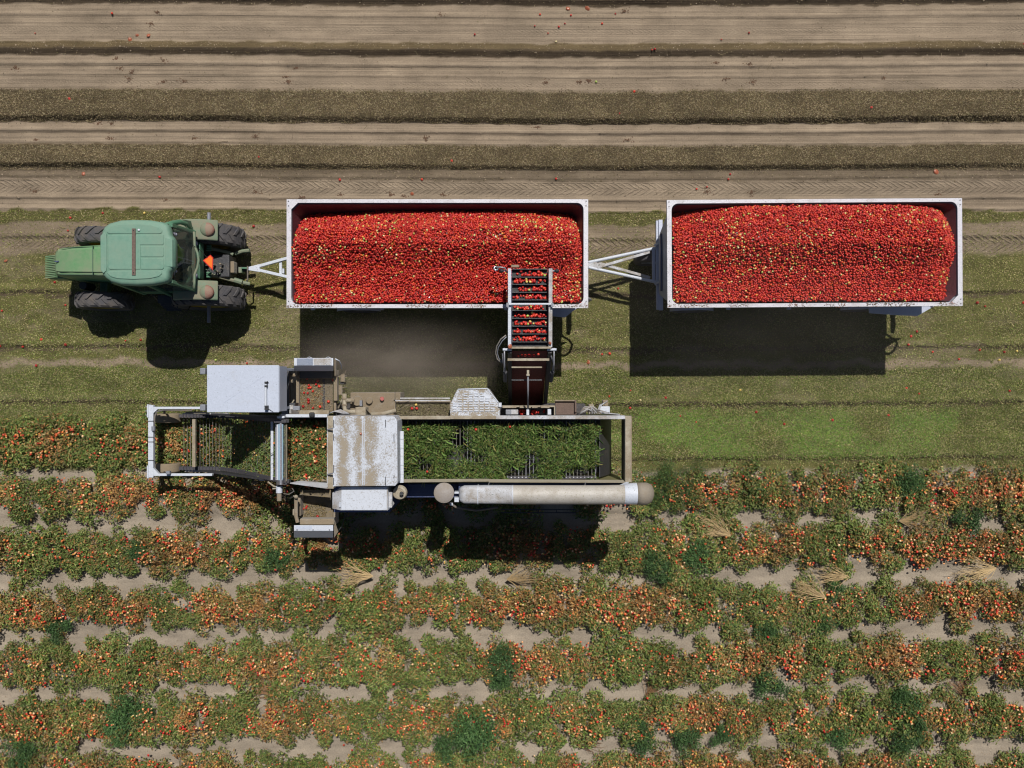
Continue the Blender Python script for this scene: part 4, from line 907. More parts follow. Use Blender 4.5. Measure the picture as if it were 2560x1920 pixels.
# seat, wheel, interior
MB().box(-8.65, -8.18, cy - .12, cy + .40, 1.62, 1.78).build('seat', M['black'], T, bevel=.04)
MB().box(-8.14, -8.04, cy - .10, cy + .38, 1.75, 2.15).build('seat_backrest', M['black'], T, bevel=.05)
MB().tube([Vector((-9.1 + .19 * math.cos(a) * .6, cy + .19 * math.sin(a), 2.05 - .19 * math.cos(a) * .5)) for a in np.linspace(0, 6.283, 20)], .016, 6).build('steering_wheel', M['black'], T)
MB().tube([(-9.25, cy, 1.5), (-9.1, cy, 2.05)], .03, 6).build('steering_column', M['black'], T)
MB().box(-9.4, -9.2, cy - .3, cy + .3, 1.5, 1.98).build('dashboard', M['black'], T, bevel=.04)
MB().box(-8.35, -7.95, cy - .7, cy + .7, 1.5, 1.62).build('cab_shelf', M['black'], T, bevel=.02)
MB().box(-8.25, -8.05, cy - .6, cy - .1, 1.62, 1.8).build('control_box', M['green'], T, bevel=.02)
# driver
def person(label):
    me = bpy.data.meshes.new('person'); V = [(-8.66, cy + .14, 1.90), (-8.62, cy + .14, 2.12), (-8.60, cy + .14, 2.32), (-8.61, cy + .14, 2.44), (-8.63, cy + .14, 2.56), (-8.65, cy + .14, 2.68),
         (-8.60, cy + .34, 2.34), (-8.74, cy + .40, 2.10), (-9.02, cy + .26, 2.10), (-8.60, cy - .06, 2.34), (-8.74, cy - .13, 2.10), (-9.02, cy + .0, 2.10),
         (-8.72, cy + .25, 1.87), (-9.12, cy + .28, 1.88), (-9.14, cy + .28, 1.58), (-9.26, cy + .28, 1.56), (-8.72, cy + .03, 1.87), (-9.12, cy + .0, 1.88), (-9.14, cy + .0, 1.58), (-9.26, cy + .0, 1.56)]
    E = [(0, 1), (1, 2), (2, 3), (3, 4), (4, 5), (2, 6), (6, 7), (7, 8), (2, 9), (9, 10), (10, 11), (0, 12), (12, 13), (13, 14), (14, 15), (0, 16), (16, 17), (17, 18), (18, 19)]
    R_ = [.15, .15, .15, .06, .10, .09, .07, .05, .035, .07, .05, .035, .10, .075, .05, .05, .10, .075, .05, .05]
    off = Vector((-8.66, cy + .14, 1.8)); me.from_pydata([tuple(Vector(v) - off) for v in V], E, []); me.materials.append(M['hivis'])
    o = bpy.data.objects.new('person', me); COL.objects.link(o); o.location = off + Vector((.36, 0, 0))
    sk = o.modifiers.new('skin', 'SKIN'); 
    for i, r in enumerate(R_): me.skin_vertices[0].data[i].radius = (r, r)
    me.skin_vertices[0].data[0].use_root = True; sk.use_smooth_shade = True
    ss = o.modifiers.new('sub', 'SUBSURF'); ss.levels = 1; ss.render_levels = 1
    tag(o, label, 'person')
    def child(nm, mat, mb): 
        c = mb; c2 = MB(); c2.v = [p - off for p in c.v]; c2.f = c.f; b_ = c2.build(nm, mat, None, smooth=True); b_.parent = o
    hd = MB(); hd.ellip((-8.655, cy + .14, 2.62), .098, .078, .12); child('head', M['skin'], hd)
    ht = MB(); ht.ellip((-8.655, cy + .14, 2.68), .105, .09, .075); ht.ellip((-8.76, cy + .14, 2.66), .07, .07, .012); child('cap', M['denim'], ht)
    jn = MB()
    for s in (.27, .01): jn.tube([(-8.66, cy + s, 1.88), (-9.12, cy + s + .01, 1.89), (-9.14, cy + s + .01, 1.62)], [.112, .085, .062], 10)
    child('trousers', M['denim'], jn)
    hn = MB()
    for s in (.26, 0): hn.ellip((-9.05, cy + s, 2.10), .05, .03, .03, 8, 6); [hn.tube([(-9.06, cy + s + .012 * (k - 1.5), 2.11), (-9.12, cy + s + .012 * (k - 1.5), 2.10 - .01 * abs(k - 1.5)), (-9.12, cy + s + .012 * (k - 1.5), 2.065)], .008, 5) for k in range(4)]
    child('hands', M['skin'], hn)
person('driver in a bright green top and blue trousers seated in the tractor cab')
# fenders with lamps, deck
for s, y0, y1, a0, a1 in ((1, 360, 413, 150, 57), (-1, 209, 262, 122, 57)):
    ya, yb = (960 - (960 - y0)) , 0
    Ya, Yb = (Y(600, 1.95), Y(547, 1.95)) if s > 0 else (Y(750, 1.95), Y(700, 1.95))
    rr_ = []
    for a in np.radians(np.linspace(a0, a1, 12)):
        c_, s_ = math.cos(a), math.sin(a); rr_.append([Vector((-8.0 + r * c_, y, .93 + r * s_ + e)) for (r, y, e) in ((1.02, Ya, 0), (1.02, Yb, 0), (1.055, Yb - .01, 0), (1.07, Yb - .06, 0), (1.07, Ya + .06, 0), (1.055, Ya + .01, 0))])
    fd = MB().loft(rr_).build('fender', M['green_dusty'], T, smooth=True, autosmooth=50, bevel=.03)
    pc = P(513, 571.5, 2.05) if s > 0 else P(511.5, 729, 2.05)
    lm = MB(); lm.ellip((pc.x, pc.y, 1.93), .185, .175, .11, 20, 10); lm.build('lamp_housing', M['green_dusty'], fd, smooth=True)
    ln = MB(); ln.loft([[Vector((pc.x + .188 * math.sin(t) * math.cos(a), pc.y + .178 * math.sin(t) * math.sin(a), 1.932 + .114 * math.cos(t))) for t in np.linspace(.02, 1.7, 8)] for a in np.linspace(-math.pi / 2, math.pi / 2, 12)], caps=False, closed=False); ln.build('fender_lamp', M['redlamp'], fd, smooth=True)
MB().pbox(477, 600, 488, 702, 1.70, 1.93).build('rear_deck', M['green_dusty'], T, bevel=.02)
MB().pbox(488, 605, 500, 697, 1.55, 1.80).build('deck_panel', M['green'], T, bevel=.02)
for py in (609, 690): MB().ellip(P(489, py, 1.95), .055, .075, .05).build('deck_lamp', M['lampgrey'], T, smooth=True)
# warning triangle, wire, linkage, hydraulics
tri = [P(507, 651, 1.95), P(532, 676, 1.93), P(533, 644, 1.95), P(526, 637, 1.96)]
tg = MB().plate(tri, .012).build('warning_triangle', M['redborder'], T)
cn = sum(tri, Vector()) / 4; nrm = (tri[1] - tri[0]).cross(tri[2] - tri[0]).normalized()
if nrm.z < 0: nrm = -nrm
MB().plate([cn + (p - cn) * .78 + nrm * .008 for p in tri], .006).build('orange_face', M['orange'], tg)
MB().tube([P(480, 612, 2.3), P(499, 624, 2.1), P(512, 638, 2.0), P(520, 646, 1.95)], .008, 5).build('wire', M['black'], T)
def lk(pts, r, nm='lift_arm', mat='green_dusty'): MB().tube([P(*p) for p in pts], r, 8).build(nm, M[mat], T, smooth=True, autosmooth=40)
lk([(521, 620, 1.3), (545, 625, 1.2), (568, 631, 1.1), (583, 636, 1.05)], .045); lk([(588, 634, .95), (606, 628, .95), (624, 626, .95)], .05)
lk([(525, 688, 1.3), (545, 691, 1.2), (570, 698, 1.1), (598, 705, 1.0), (625, 710, .95)], .05); lk([(585, 700, 1.1), (605, 706, 1.05)], .07, 'lift_joint')
for py in (620, 687):
    for k in range(3): MB().tube([P(517, py - 5 + k * 5, 1.42), P(528, py - 5 + k * 5, 1.42)], .028, 8).build('hydraulic_coupler', M['green'], T)
MB().box(-8.0, -7.35, cy - .30, cy + .30, .7, 1.25).build('rear_housing', M['dark'], T, bevel=.04)
MB().pbox(574, 653, 585, 682, .9, 1.15).build('hitch_plate', M['dustcover'], T, bevel=.02)
MB().pbox(561, 680, 580, 687, .8, 1.0).build('hitch_block', M['dustcover'], T, bevel=.01)
rr2 = random.Random(5)
for k in range(16):
    px, py = 507 + rr2.uniform(0, 52), 654 + rr2.uniform(0, 30); s_ = rr2.uniform(2, 6)
    MB().pbox(px, py, px + s_, py + rr2.uniform(2, 4), 1.0, 1.25 + rr2.uniform(0, .25)).build('hydraulic_valve', M[rr2.choice(['dustcover', 'green_dusty', 'dark', 'green'])], T, bevel=.006)
MB().beam(P(560, 672, .75), P(622, 674, .75), .12, .06).build('drawbar', M['dark'], T)
MB().pbox(596, 668, 604, 682, .6, .9).build('drawbar_clevis', M['green_dusty'], T, bevel=.01); MB().pbox(604, 668, 618, 672, .6, .92).build('drawbar_jaw', M['green'], T, bevel=.008)
MB().tube([P(619, 665, .95), P(619, 700, .9), P(610, 715, .8)], .02, 6).build('hydraulic_hose', M['hose'], T)
for k in range(4):
    MB().box(-9.15 - .05 * k, -8.75 - .05 * k, cy - .98 - .04 * k, cy - .78, 1.35 - .28 * k, 1.38 - .28 * k).build('step', M['dark'], T)
for x_ in (-9.2, -8.78): MB().beam((x_, cy - .8, 1.5), (x_ - .15, cy - 1.05, .45), .04, .03).build('step_rail', M['dark'], T)
MB().tube([(-8.72, cy - .80, 1.5), (-8.60, cy - 1.12, 1.45), (-8.45, cy - 1.16, 1.2), (-8.5, cy - 1.0, .9)], .016, 6).build('grab_rail', M['dark'], T)
MB().tube([(-9.5, cy - .42, 2.0), (-9.5, cy - .60, 2.1), (-9.5, cy - .62, 3.0)], .04, 8).build('exhaust_pipe', M['dark'], T)

# hood and roof fittings
for s_ in (-1, 1): MB().beam((-11.3, cy + s_ * .335, 2.02), (-9.4, cy + s_ * .365, 2.13), .008, .02).build('hood_seam', M['seam'], hood)
MB().box(-10.42, -10.41, cy - .36, cy + .36, 2.10, 2.146).build('hood_seam', M['seam'], hood)
MB().ellip(P(347, 575, RT + .05), .03, .03, .02).build('beacon_mount', M['white'], roof, smooth=True)
# rim litter, corner bolts and stains
for tr_, L_, W_, sd in ((t1, L1, W1, 3), (t2, L2, W2, 4)):
    for sx in (-1, 1):
        for sy in (-1, 1):
            for e in ((.05, .05), (.05, .16)): MB().tube([(sx * (L_ / 2 - e[0]), sy * (W_ / 2 - e[1]), RZ), (sx * (L_ / 2 - e[0]), sy * (W_ / 2 - e[1]), RZ + .012)], .014, 6).build('rim_bolt', M['dark'], tr_)
    rg = np.random.default_rng(sd); n = 900; x = rg.uniform(-L_ / 2, L_ / 2, n); y = -W_ / 2 + np.abs(rg.normal(.05, .03, n)); kp = (vnoise(x * 2.2, x * 0, sd) > .42) & (y < -W_ / 2 + .095); x, y = x[kp], y[kp]; n = len(x)
    v, f, c_ = leaves(np.stack([x, y, np.full(n, RZ + .008)], -1), .035, .012, np.array([(0.20, 0.16, 0.08), (0.13, 0.12, 0.05), (0.30, 0.08, 0.04), (0.10, 0.07, 0.045)])[rg.integers(0, 4, n)], rg, pitch=(-.2, .2))
    o = bpy.data.objects.new('rim_litter', np_mesh('rim_litter', v, faces_tri=f, cols=c_, mat=straw_m)); COL.objects.link(o); o.parent = tr_; o['kind'] = 'stuff'
# ---------------------------------------------------------------- tomato harvester
H = thing('tomato_harvester', 'white dusty tomato harvester working along the crop row', 'harvester', (-3.5, -1.6, 0))
def hb(name, px0, py0, px1, py1, z0, z1, mat='white', bevel=.008, parent=None, **kw):
    return MB().pbox(px0, py0, px1, py1, z0, z1).build(name, M[mat], parent or H, bevel=bevel, **kw)
YN, YS = Y(1046, 3.1), Y(1206, 3.1)           # inside faces of the separator walls
XE = X(1563, 3.1)
# --- front wheel frame
zf = 1.25
hb('front_beam', 370, 1013, 383, 1194, zf - .12, zf)
hb('frame_arm', 383, 1017, 515, 1023, zf - .12, zf); hb('frame_arm', 383, 1184, 530, 1190, zf - .12, zf)
MB().prism([tuple(P(*p, zf)[:2]) for p in ((383, 1023), (394, 1023), (383, 1033))], zf - .1, zf - .005).build('gusset', M['white'], H)
MB().prism([tuple(P(*p, zf)[:2]) for p in ((383, 1184), (396, 1184), (383, 1170))], zf - .1, zf - .005).build('gusset', M['white'], H)
for y0, y1 in ((1011, 1044), (1164, 1196)):
    pl = hb('end_bracket', 367, y0, 371, y1, zf - .16, zf + .02)
    for k in range(3):
        yy = y0 + 6 + k * (y1 - y0 - 12) / 2; MB().tube([P(364, yy, zf), P(371, yy, zf)], .014, 6).build('bolt', M['steel'], pl)
hb('junction_box', 378, 1066, 386, 1077, zf, zf + .08, 'grey')
for py in (1052, 1092, 1104, 1150): hb('cable_tie', 369.5, py, 384, py + 1.6, zf, zf + .012, 'black', 0)
MB().tube([P(480, 1026, 1.2), P(410, 1025, 1.2), P(392, 1029, 1.2), P(387, 1042, 1.22), P(386, 1070, 1.25)], .022, 6).build('front_hose', M['hose'], H, smooth=True)
for py in (1046, 1171):
    wheel(H, X(411, .6), Y(py, .6), .34, .34, .24, M['grey'], M['tyre_dusty'], 0)
    MB().tube([P(411, py, .34), P(411, py + (-22 if py < 1100 else 14), .8), P(411, py + (-24 if py < 1100 else 16), 1.2)], .03, 8).build('wheel_strut', M['dark'], H)
hb('frame_rail', 463, 1029, 515, 1034, .95, 1.05, 'tan'); hb('frame_rail', 455, 1033, 570, 1036, .8, .9, 'white_dusty')
hb('valve', 414, 1178, 424, 1186, zf, zf + .1, 'grey')
# --- pickup conveyor: two side chains and rods
def elev_z(px): return np.interp(px, [440, 555, 600, 640, 680, 716], [.42, .55, 1.15, 1.95, 2.72, 3.30])
EY0, EY1 = -0.86, -2.27
def elx(px): return X(px, elev_z(px))
pk = None
def chain(y, nm):
    mb = MB(); pts = [(elx(p), y, float(elev_z(p))) for p in (450, 480, 520, 555, 580, 600, 620, 640, 660, 680, 700, 716)]
    for i in range(len(pts) - 1): mb.beam(pts[i], pts[i + 1], .085, .13)
    return mb.build(nm, M['chain'], H)
pk = chain(EY0, 'pickup_chain'); pk2 = chain(EY1, 'pickup_chain')
# chain links proud of each side chain
lkm = MB().box(-.022, .022, -.052, .052, -.01, .024).build('chain_link', M['chain'], pk)
rodm = MB().tube([(0, EY0, 0), (0, EY1, 0)], .0075, 5, False).build('rod', M['rodmat'], pk)
off = ORG[H]
lkm.data.transform(Matrix.Translation(off)); rodm.data.transform(Matrix.Translation((off.x, 0, off.z)))
s = 0.0; pts = [(elx(p), float(elev_z(p))) for p in range(452, 716, 2)]; acc = 0; first = True
places = [];
for i in range(1, len(pts)):
    d = math.hypot(pts[i][0] - pts[i - 1][0], pts[i][1] - pts[i - 1][1]); acc += d
    if acc >= .080: acc = 0; places.append((pts[i], math.atan2(pts[i][1] - pts[i - 1][1], pts[i][0] - pts[i - 1][0])))
for i, ((x, z), a) in enumerate(places):
    r = rodm if i == 0 else dup(rodm); r.location = (x - off.x, 0, z - off.z)
    for y, par in ((EY0, pk), (EY1, pk2)):
        l = lkm if (i == 0 and y == EY0) else dup(lkm); l.parent = par; l.location = (x - off.x, y - off.y, z + .065 - off.z); l.rotation_euler.y = -a
hb('conveyor_crossbar', 480, 1048, 488, 1168, .78, .86, 'tan'); hb('conveyor_crossbar', 676.5, 1054, 683, 1200, 2.80, 2.90, 'white')
for px, r_, m_, z in ((691.5, .035, 'steel', 3.1), (696, .045, 'white', 3.22), (702, .062, 'bluesteel', 3.26)):
    MB().tube([P(px, 1060, z), P(px, 1200, z)], r_, 12).build('roller', M[m_], H, smooth=True, autosmooth=40)
hb('roller_guard', 714, 1062, 716, 1204, 3.28, 3.36, 'tan')
MB().tube([P(702, 1036, 3.3), P(702, 1212, 3.3)], .03, 8).build('drive_shaft', M['steel'], H)
MB().pbox(684, 1049, 715, 1058, 3.15, 3.34).build('bearing_housing', M['chain'], H, bevel=.02); MB().pbox(690, 1200, 717, 1213, 3.10, 3.30).build('bearing_housing', M['chain'], H, bevel=.02)
hb('bearing_cap', 692, 1040, 711, 1046, 3.2, 3.38, 'white', .02)
MB().tube([P(698, 1215, 3.1), P(698, 1232, 3.1)], .075, 14).build('motor', M['white'], H, smooth=True, autosmooth=40); MB().tube([P(698, 1232, 3.1), P(698, 1252, 3.1)], .055, 12).build('motor_end', M['dustcover'], H, smooth=True, autosmooth=40)
MB().tube([P(670, 1205, 2.9), P(685, 1216, 3.0), P(703, 1220, 3.05), P(682, 1222, 3.0)], .02, 6).build('motor_bracket', M['tan'], H)
MB().tube([P(708, 1234, 2.9), P(722, 1236, 2.8), P(735, 1228, 2.7), P(730, 1220, 2.7)], .014, 5).build('motor_hose', M['hose'], H)
# side carriers (idler shoes) below the lower chain
for px in (552, 569, 589, 612, 635, 655):
    z = float(elev_z(px)) - .12; MB().pbox(px - 7, 0, px + 7, 1, z - .02, z)
    p = P(px, 0, z); y_ = EY1 - .10
    MB().box(p.x - .075, p.x + .075, y_ - .035, y_ + .02, z - .05, z).build('idler_shoe', M['white'], H, bevel=.01)
MB().beam((elx(500), EY1 - .06, .42), (elx(710), EY1 - .06, 2.9), .05, .18).build('conveyor_frame', M['dark'], H); MB().beam((elx(500), EY0 + .06, .42), (elx(710), EY0 + .06, 2.9), .05, .18).build('conveyor_frame', M['dark'], H)
hb('skid_plate', 462, 1172, 520, 1180, .35, .42, 'white_dusty')
# --- operator station at the front left
zc = 3.75
canopy = hb('canopy', 517, 913, 697, 1031, zc - .06, zc, 'white_clean', .012)
cx0_, cx1_, cy0_, cy1_ = X(517, zc), X(697, zc), Y(1031, zc), Y(913, zc)
MB().box(cx1_ - .015, cx1_ + .005, cy0_ + .02, cy1_ - .02, zc - .62, zc - .065).build('side_skirt', M['white_clean'], canopy)
# pressed X creases
for a, b_ in (((545, 932), (672, 1016)), ((672, 932), (545, 1016))):
    p, q = P(*a, zc + .001), P(*b_, zc + .001); d = (q - p)
    for f0, f1 in ((.08, .46), (.54, .90)): MB().beam(p + d * f0, p + d * f1, .010, .007).build('crease', M['white_clean'], canopy)
rod_ = MB().tube([P(664, 960, zc + .06), P(664, 1018, zc + .06)], .028, 8).build('roof_light_bar', M['white'], canopy, smooth=True, autosmooth=40)
for py in (957, 966, 1017, 1023): MB().pbox(661, py - 3, 667 if py < 1000 else 669, py + 2, zc, zc + .09).build('clamp', M['black'], rod_)
MB().tube([P(664, 960, zc + .08), P(668, 953, zc + .05), P(671, 957, zc + .02)], .01, 5).build('wire', M['black'], rod_); MB().tube([P(668, 1020, zc + .04), P(683, 1030, zc + .01)], .006, 5).build('wire', M['black'], rod_)
for py in (928, 1019): hb('work_lamp', 499, py - 8, 513, py + 8, zc - .32, zc - .18, 'grey', .02); 
for py in (928, 1019): MB().beam(P(512, py, zc - .25), P(524, py, zc - .25), .03, .03).build('lamp_bracket', M['dark'], H)
for x_ in (cx0_ + .08, cx1_ - .08):
    for y_ in (cy0_ + .08, cy1_ - .08): MB().box(x_ - .03, x_ + .03, y_ - .03, y_ + .03, 1.6, zc - .07).build('canopy_post', M['white_clean'], H)
MB().box(cx0_ + .02, cx1_ + .1, cy0_ - .05, cy1_ - .02, 1.52, 1.60).build('operator_deck', M['grey'], H, bevel=.01)
MB().box(cx0_ + .5, cx0_ + .95, -.4, .1, 1.95, 2.1).build('operator_seat', M['black'], H, bevel=.05); MB().box(cx0_ + .95, cx0_ + 1.08, -.4, .1, 2.05, 2.55).build('seat_backrest', M['black'], H, bevel=.05)
MB().box(cx0_ + .1, cx0_ + .3, -.6, .3, 1.6, 2.4).build('control_console', M['grey'], H, bevel=.04)
MB().box(cx1_ - .4, cx1_ - .12, cy0_ + .1, cy1_ - .1, 1.6, 2.5).build('cab_rear_cabinet', M['dark'], H, bevel=.03)
for k in range(6): hb('fitting', 702 + rnd.uniform(0, 22), 1006 + rnd.uniform(0, 26), 712 + rnd.uniform(0, 26), 1016 + rnd.uniform(0, 24), 2.2, 2.5 + rnd.uniform(0, .2), rnd.choice(['dark', 'white_dusty', 'grey']), .01)
# --- separator walls (catch pan 1) between pickup head and hood
def wall(nm, x0, x1, y0, y1, z0, z1, mat, parent=None, bevel=.006): return MB().box(x0, x1, y0, y1, z0, z1).build(nm, M[mat], parent or H, bevel=bevel)
xa, xb = X(716, 3.1), X(818, 3.1)
hb('wall_cap', 700, 1036, 818, 1043.5, 2.95, 3.12, 'white'); wall('north_wall', xa, xb, YN - .0, YN + .03, 2.0, 2.94, 'dark')
MB().plate([P(724, 1207, 2.95), P(820, 1220, 3.05), P(820, 1207, 2.75), P(748, 1202, 2.72)], .02).build('chute_lip', M['white_dusty'], H)
hb('fog_lamp', 772, 1031, 785, 1044, 3.12, 3.22, 'black', .03)
hb('hood_side_beam', 818, 1040, 834, 1222, 2.9, 3.15, 'tan', .01)
MB().beam(P(819, 1044, 3.16), P(819, 1218, 3.16), .02, .04).build('edge_strip', M['white_dusty'], H)
for py in (1074, 1186): MB().beam(P(819, py, 3.2), P(833, py - 3, 3.3), .03, .03).build('latch', M['steel'], H)
for py in (1196,):
    for k in range(22):
        px = 751 + k * 3.1; MB().beam(P(px, 1178, 2.50), P(px, 1205, 2.62), .008, .02).build('slat', M['tan'], H)
wall('pan_floor', X(716, 2.2), X(818, 2.95), YS, YN, 2.15, 2.2, 'dark')
hb('tan_sill', 750, 1198, 818, 1203, 2.5, 2.58, 'tan')
# --- walker section: walls, rods, chain
hb('north_cap', 995, 1040, 1125, 1048.5, 2.98, 3.10, 'tan'); hb('north_cap', 1125, 1040, 1240, 1048, 2.98, 3.11, 'tan'); hb('north_cap', 1240, 1039, 1563, 1048, 2.98, 3.10, 'white_dusty')
wall('north_wall', X(995, 3.1), XE, YN + .0, YN + .03, 1.35, 2.97, 'dark')
wall('south_wall', X(995, 3.1), XE, YS - .03, YS, 1.2, 2.97, 'olivewall')
MB().plate([P(1009, 1199, 2.93), P(1223, 1198, 2.93), P(1223, 1204, 3.1), P(1009, 1206, 3.1)], .012).build('south_lip', M['tan'], H); MB().plate([P(1223, 1199, 2.93), P(1563, 1201, 2.93), P(1563, 1207, 3.1), P(1223, 1206, 3.1)], .012).build('south_lip', M['tan'], H)
end = hb('end_beam', 1563, 1040, 1577, 1206, 2.85, 3.10, 'tan', .01); hb('end_trim', 1577, 1040, 1580, 1206, 2.86, 3.09, 'dustcover', 0); hb('end_panel', 1563, 1045, 1566, 1204, 2.2, 2.84, 'dark', 0)
wk_rail = hb('walker_rail', 1009, 1190, 1492, 1198, 2.60, 2.70, 'chain', .01)
hb('walker_rail', 1009, 1048, 1492, 1054, 2.5, 2.6, 'dark', .01)
rw_ = MB().tube([(0, Y(1195, 2.68), 0), (0, Y(1052, 2.68), 0)], .0105, 5, False).build('rod', M['rodmat'], wk_rail); rw_.data.transform(Matrix.Translation((off.x, 0, off.z)))
rb_ = MB().tube([(0, Y(1195, 2.68), 0), (0, Y(1052, 2.68), 0)], .0115, 5, False).build('rod', M['steel'], wk_rail); rb_.data.transform(Matrix.Translation((off.x, 0, off.z)))
px = 1013.0; k = 0; pend = []
while px < 1490:
    src = rb_ if k in (18, 19, 25, 33, 34, 35, 42, 44, 45) or k % 7 == 3 else rw_
    pend.append((src, px)); px += 9.15; k += 1
seen = set()
for src, px in pend:
    r = src if src not in seen else dup(src); seen.add(src); r.location = (X(px, 2.68) - off.x, 0, 2.68 - off.z)
    nb_ = MB().tube([P(px, 1193.5, 2.70), P(px, 1193.5, 2.715)], .016, 6).build('rod_end', M['steel'], wk_rail)
# dark inside bottom of the separator up to the outlet
wall('lower_belt', X(1000, 1.7), X(1470, 1.7), YS + .02, YN - .02, 1.55, 1.60, 'dark')
wall('belly_pan', X(716, 1.2), X(1545, 1.2), YS - .5, YN + .5, 1.0, 1.12, 'dark') if False else None
MB().tube([P(1494, 1180, 2.2), P(1494, 1060, 2.2)], .09, 14).build('outlet_roller', M['dark'], H, smooth=True, autosmooth=40)
# curved outlet shield right of the rods, its dark sweep stands in for outlet shadow
pts = []
for t in np.linspace(0, 1, 8): pts.append((X(1497, 2.4) + .42 * math.sin(t * 1.9) , 2.5 - 1.5 * t))
MB().loft([[Vector((x, YS + .05, z)), Vector((x, YN - .05, z)), Vector((x + .02, YN - .05, z)), Vector((x + .02, YS + .05, z))] for x, z in pts]).build('outlet_shade_shield', M['dark'], H, smooth=True, autosmooth=40)
# --- hood over the shaker
hz = 3.8
def hp_(pts, z0, z1, nm, mat='white_dusty', parent=None, bevel=.012): return MB().prism([tuple(P(x, y, z1)[:2]) for x, y in pts], z0, z1).build(nm, M[mat], parent or H, bevel=bevel)
hood = hp_([(833, 1040), (985, 1041), (993, 1052), (994, 1206), (988, 1215), (833, 1216)], 3.0, hz, 'shaker_hood', 'hood_sheet')
for px in (906, 910.5): MB().beam(P(px, 1046, hz + .012), P(px, 1213, hz + .012), .018, .022).build('seam_rib', M['white'], hood)
for px, y0, y1 in ((834, 1050, 1068), (834, 1086, 1100), (834, 1163, 1180), (834, 1195, 1211), (964, 1050, 1066), (964, 1192, 1212), (985, 1085, 1102), (985, 1188, 1194)):
    MB().tube([P(px, y0, hz + .02), P(px, y0, hz + .05), P(px, y1, hz + .05), P(px, y1, hz + .02)], .008, 5).build('handle', M['dark'], hood)
MB().beam(P(834, 1042, hz - .0), P(834, 1216, hz + .0), .02, .03).build('edge_strip', M['white'], hood)
ext = [hb('hood_flap', 994.5, 1078 + k * 21.6, 1009, 1078 + (k + 1) * 21.6 - .6, 3.28, 3.31, 'white', .003) for k in range(6)]
sz = 3.6
sb = hp_([(853, 1217), (967, 1217), (967, 1276), (853, 1276)], 2.7, sz, 'side_hood', 'speckled')
MB().plate([P(853, 1218, sz), P(831, 1232, sz - .15), P(831, 1271, sz - .15), P(853, 1276, sz)], .02).build('side_hood_wing', M['white_dusty'], sb); MB().plate([P(967, 1218, sz), P(972, 1240, sz - .2), P(984, 1258, sz - .35), P(978, 1268, sz - .3), P(967, 1276, sz)], .02).build('side_hood_wing', M['white_dusty'], sb)
hb('side_latch', 970, 1231, 980, 1270, sz - .2, sz - .08, 'white_dusty', .02); MB().tube([P(850, 1255, sz + .01), P(850, 1268, sz + .01)], .02, 6).build('hinge', M['white'], sb)
# --- exhaust, air cleaner, engine deck
MB().tube([P(1000, 1231, 2.4), P(1000, 1231, 3.35)], .17, 24).build('exhaust_muffler', M['dustcover'], H, smooth=True, autosmooth=40)
ex = MB(); ex.loft([[P(1000, 1231, 3.35) + Vector((r * math.cos(a), r * math.sin(a), zz)) for a in np.linspace(0, 6.283, 25)[:-1]] for r, zz in ((.17, 0), (.15, .06), (.10, .07), (.09, .05))]); ex.build('muffler_cap', M['tan'], H, smooth=True, autosmooth=40)
MB().tube([P(1004, 1234, 3.4), P(1004, 1234, 3.52)], .048, 14, False).build('exhaust_pipe', M['black'], H, smooth=True); MB().tube([P(1004, 1234, 3.5), P(1004, 1234, 3.505)], .040, 14).build('pipe_mouth', M['black'], H)
MB().tube([P(1110, 1232, 2.5), P(1110, 1232, 3.4), P(1110, 1232, 3.5), P(1110, 1232, 3.52)], [.19, .19, .235, .20], 28).build('air_cleaner', M['grey_dusty'] if 'grey_dusty' in M else M['dustcover'], H, smooth=True, autosmooth=35)
MB().pbox(985, 1209, 1145, 1244, 1.0, 2.3).build('engine_deck', M['blue'], H, bevel=.02)  # engine panels are white, their shade is painted in as dark blue
MB().box(X(1145, 3), X(1560, 3), -2.72, YS - .04, 1.0, 2.86).build('engine_cover', M['blue'], H, bevel=.02)
MB().tube([P(1120, 1255, 2.6), P(1140, 1268, 2.5), P(1190, 1276, 2.4), P(1245, 1268, 2.3)], .03, 6).build('lower_hose', M['hose'], H, smooth=True)
hb('hose_bracket', 1124, 1258, 1132, 1264, 2.7, 2.8, 'white', .01)
ld = hb('ladder_rail', 1252, 1273, 1440, 1275, 2.1, 2.14, 'dark', 0); hb('ladder_rail', 1252, 1281, 1440, 1283, 2.1, 2.14, 'dark', 0)
for px in (1262, 1300, 1345, 1390, 1432): hb('ladder_rung', px, 1275, px + 2, 1281, 2.1, 2.13, 'dark', 0)
MB().box(X(1150, 3.4), X(1560, 3.4), -2.74, -2.40, 3.2, 3.42).build('duct_shadow_panel', M['dark'], H)  # unseen panel added to close a lit gap in the ground shadow
# --- big duct along the south side
dz = 4.05
def dring(px, w, h, zc_, n=20, pw=1.0, yoff=0):
    c_ = P(px, 1237 + yoff, dz)
    out = []
    for k in range(n):
        a = 2 * math.pi * k / n; ca, sa = math.cos(a), math.sin(a)
        out.append(Vector((c_.x, c_.y + w * math.copysign(abs(ca) ** pw, ca), zc_ + h * math.copysign(abs(sa) ** pw, sa))))
    return out
duct = MB().loft([dring(1147, .12, .10, dz - .15, pw=.6), dring(1152, .165, .16, dz - .10, pw=.55), dring(1160, .195, .18, dz - .08, pw=.5), dring(1195, .20, .18, dz - .08, pw=.5)]).build('duct_inlet', M['white_dusty'], H, smooth=True, autosmooth=40)
MB().loft([dring(1195.5, .198, .18, dz - .08, pw=.5), dring(1215, .202, .18, dz - .08, pw=.5), dring(1245, .202, .18, dz - .08, pw=.5), dring(1282, .212, .21, dz - .02, pw=1)]).build('duct_transition', M['white_dusty'], duct, smooth=True, autosmooth=40)
